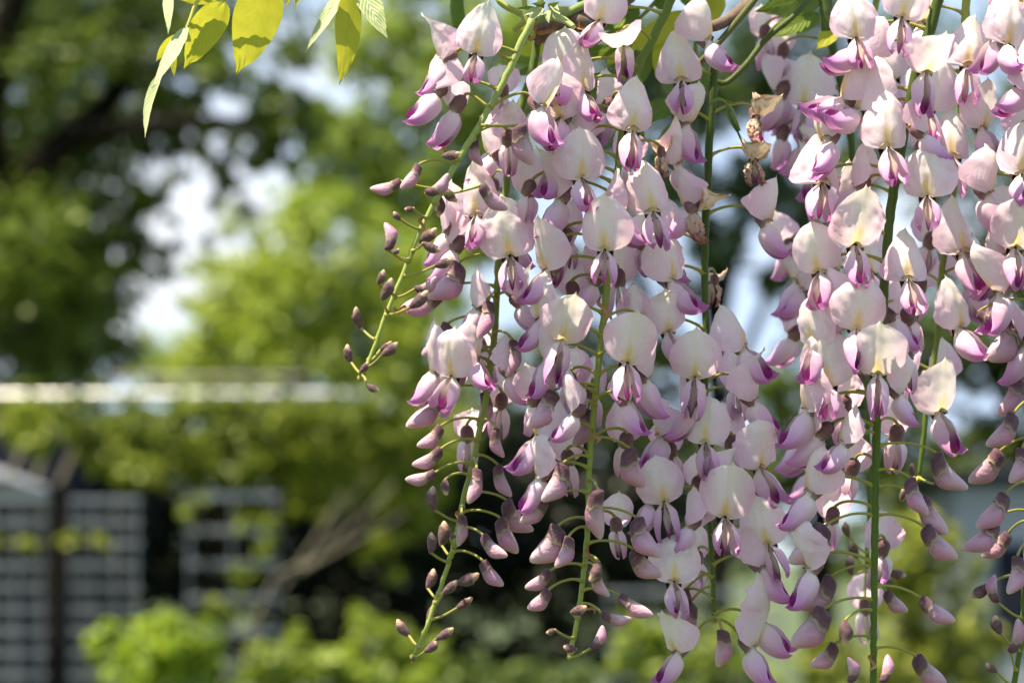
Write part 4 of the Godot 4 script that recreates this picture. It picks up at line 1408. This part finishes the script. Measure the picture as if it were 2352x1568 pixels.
	fl(1870, 380, -32, 0, 0, 1.06)
	fl(1836, 660, -60, 4, 0, 1.06)
	fl(1924, 616, 60, 0, 0, 1.06)
	fl(2000, 616, 0, 0, 0, 1.06)
	fl(1868, 504, -50, 4, 8, 1.06)
	fl(1800, 300, -160, 0, 0, 1.06)
	fl(1780, 210, -120, 0, 0, 1.1)
	fl(1850, 320, -140, 0, 0, 1.06)
	fl(1810, 560, -150, 0, 0, 1.06)
	fl(1830, 760, -140, 0, 0, 1.06)
	fl(1940, 480, 165, 0, 0, 1.1)
	fl(1820, 640, -100, 0, 0, 1.1)
	fl(1840, 1000, -120, 0, 0, 1.1)
	fl(1850, 1080, -70, 0, 0, 1.05)
	fl(1989, 1388, 178, 0, 0, 1.2)
	att = 30.0
	bd(1950, 1232, 1940, 1196)
	bd(1970, 1280, 1956, 1238)
	bd(1957, 1320, 1954, 1275)
	bd(2040, 1311, 2084, 1323)
	bd(2029, 1350, 2054, 1326)
	bd(1979, 880, 1982, 850, 1.3)

	# sixth, the large front one
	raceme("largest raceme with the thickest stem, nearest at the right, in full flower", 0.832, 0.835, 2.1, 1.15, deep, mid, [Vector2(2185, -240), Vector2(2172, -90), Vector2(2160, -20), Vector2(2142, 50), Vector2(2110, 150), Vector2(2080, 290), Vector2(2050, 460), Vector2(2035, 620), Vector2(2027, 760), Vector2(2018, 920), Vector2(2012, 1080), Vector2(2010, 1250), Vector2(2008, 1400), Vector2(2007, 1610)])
	att = -10.0
	fl(1962, 104, -38, 34, 20, 1.1)
	fl(1967, 78, -8, 6, 0, 1.1)
	fl(2075, 32, -14, 0, 0, 1.1)
	fl(2131, 160, 0, -26, 0, 1.12)
	fl(1975, 244, -24, 44, 24, 1.05)
	fl(1935, 215, -50, 44, 10, 1.0)
	fl(2041, 328, 0, -2, 0, 1.12)
	fl(1890, 316, -78, 0, -10, 1.05)
	fl(1892, 410, 10, 2, 10, 1.1)
	fl(1967, 556, -4, 2, 0, 1.08)
	fl(1879, 617, -20, 6, 0, 1.08)
	fl(2131, 441, 0, 6, 0, 1.16)
	fl(2088, 633, 6, 0, 0, 1.14)
	fl(1970, 748, 14, -14, 0, 1.08)
	fl(1868, 783, -28, 6, 0, 1.08)
	fl(2018, 853, 0, -14, 0, 1.14)
	fl(1903, 877, -16, 4, 0, 1.08)
	fl(1847, 934, -72, 2, 6, 1.05)
	fl(1941, 923, -172, 0, 0, 1.05)
	fl(1873, 985, -112, 0, 0)
	fl(2080, 807, 176, 0, 0, 1.05)
	fl(2061, 990, 178, 0, 0, 1.08)
	fl(1959, 1068, 178, 0, 0, 1.08)
	fl(1852, 1122, -72, 2, 6, 1.05)
	fl(1914, 1179, 174, 0, 0, 1.05)
	fl(2027, 1253, 180, 0, 0, 1.08)
	fl(1960, 420, -110, 0, 0, 0.9)
	fl(1915, 700, -96, 0, 0, 0.9)
	fl(2060, 720, 100, 0, 0, 0.9)
	fl(2075, 900, 84, 0, 0, 0.88)
	fl(1930, 1010, -84, 0, 0, 0.88)
	fl(2130, 300, 90, 0, 0, 0.9)
	fl(1852, 1300, -74, 0, 0)
	fl(1960, 450, -165, 0, 0, 1.05)
	fl(2085, 720, 160, 0, 0, 1.05)
	att = -18.0
	bd(1898, 1206, 1821, 1299, 1.15)
	bd(1911, 1322, 1840, 1406, 1.05)
	bd(1895, 1397, 1827, 1490, 1.2)
	bd(1941, 1424, 1938, 1481, 1.15)
	bd(1919, 1478, 1870, 1538, 1.1)
	bd(2123, 1209, 2197, 1288)
	bd(2035, 1357, 2084, 1409)
	bd(2115, 1373, 2190, 1430, 0.9)
	bd(2104, 1507, 2174, 1580)
	bd(2150, 1039, 2216, 1130)
	bd(2091, 1096, 2124, 1184)
	bd(2118, 1140, 2168, 1229)
	att = 26.0
	bd(1954, 1568, 1954, 1508, 1.1)
	bd(2027, 1568, 2046, 1506, 0.9)
	bract(2006, 1500, 2000, 1540)

	# seventh
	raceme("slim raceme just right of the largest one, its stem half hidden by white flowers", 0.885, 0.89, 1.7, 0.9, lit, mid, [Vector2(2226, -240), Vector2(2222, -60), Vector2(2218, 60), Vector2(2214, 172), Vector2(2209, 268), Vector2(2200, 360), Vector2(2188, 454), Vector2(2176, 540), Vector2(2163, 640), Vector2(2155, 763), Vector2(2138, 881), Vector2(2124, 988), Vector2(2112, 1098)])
	att = -6.0
	fl(2123, 44, 18, 0, 0, 1.1)
	fl(2043, 176, -20, 0, 0, 1.15)
	fl(2225, 142, -4, 4, 0, 1.15)
	fl(2190, 351, 0, 6, 0, 1.15)
	fl(2134, 240, 4, 0, 0, 1.1)
	fl(2262, 284, 40, -6, -12, 1.12)
	fl(2217, 570, 26, 0, -12, 1.15)
	fl(2206, 743, 20, 2, -4, 1.15)
	fl(2139, 547, 176, 0, 0, 1.1)
	fl(2115, 649, 172, 0, 0, 1.1)
	fl(2067, 853, 0, 0, 0, 1.1)
	fl(2163, 939, 20, 0, -12, 1.15)
	fl(2169, 859, -172, 0, 0, 1.1)
	fl(2120, 330, -150, 0, 0, 1.1)
	fl(2240, 640, 130, 0, 0, 1.1)
	att = 12.0
	bd(2099, 1095, 2096, 1064)
	bd(2147, 1110, 2162, 1099, 1.4)
	bd(2118, 898, 2122, 850)
	bd(2070, 1150, 2076, 1120)

	# eighth, at the right edge
	raceme("raceme cut by the right edge of the view, pink buds along its lower half", 0.865, 0.86, 2.6, 1.0, mid, mid, [Vector2(2446, -240), Vector2(2430, -20), Vector2(2412, 300), Vector2(2395, 600), Vector2(2378, 900), Vector2(2366, 1150), Vector2(2353, 1400), Vector2(2344, 1490), Vector2(2330, 1568), Vector2(2322, 1610)])
	att = -10.0
	fl(2319, 92, 14, 6, 0, 1.12)
	fl(2280, 80, -58, 0, 0, 1.1)
	fl(2308, 30, 172, 0, 0, 1.1)
	fl(2338, 190, -58, 10, 0, 1.1)
	fl(2349, 392, 0, 4, 0, 1.12)
	fl(2282, 438, 64, -10, -10, 1.15)
	fl(2335, 563, 0, 2, 4, 1.12)
	fl(2292, 600, -140, 0, 0, 1.1)
	fl(2287, 666, -84, -8, 0, 1.1)
	fl(2352, 300, 170, 0, 0, 1.1)
	fl(2310, 500, 165, 0, 0, 1.1)
	fl(2400, 200, 20, 0, 0, 1.1)
	fl(2440, 480, 40, 0, 0, 1.1)
	fl(2345, 785, -104, -6, 0, 1.1)
	att = -20.0
	bd(2246, 716, 2304, 752)
	bd(2338, 740, 2268, 832, 1.2)
	bd(2338, 867, 2300, 957)
	bd(2330, 948, 2275, 1029, 1.05)
	bd(2300, 1034, 2235, 1113, 1.05)
	bd(2349, 1028, 2326, 1110, 1.2)
	bd(2311, 1133, 2246, 1215)
	bd(2287, 1193, 2213, 1266)
	bd(2319, 1222, 2265, 1285)
	bd(2338, 1276, 2318, 1363)
	bd(2276, 1343, 2227, 1371)
	att = 34.0
	bd(2292, 1385, 2282, 1321)
	bd(2298, 1455, 2286, 1412, 1.2)
	bd(2290, 1543, 2265, 1522, 1.2)
	bd(2322, 1500, 2342, 1420, 0.8)
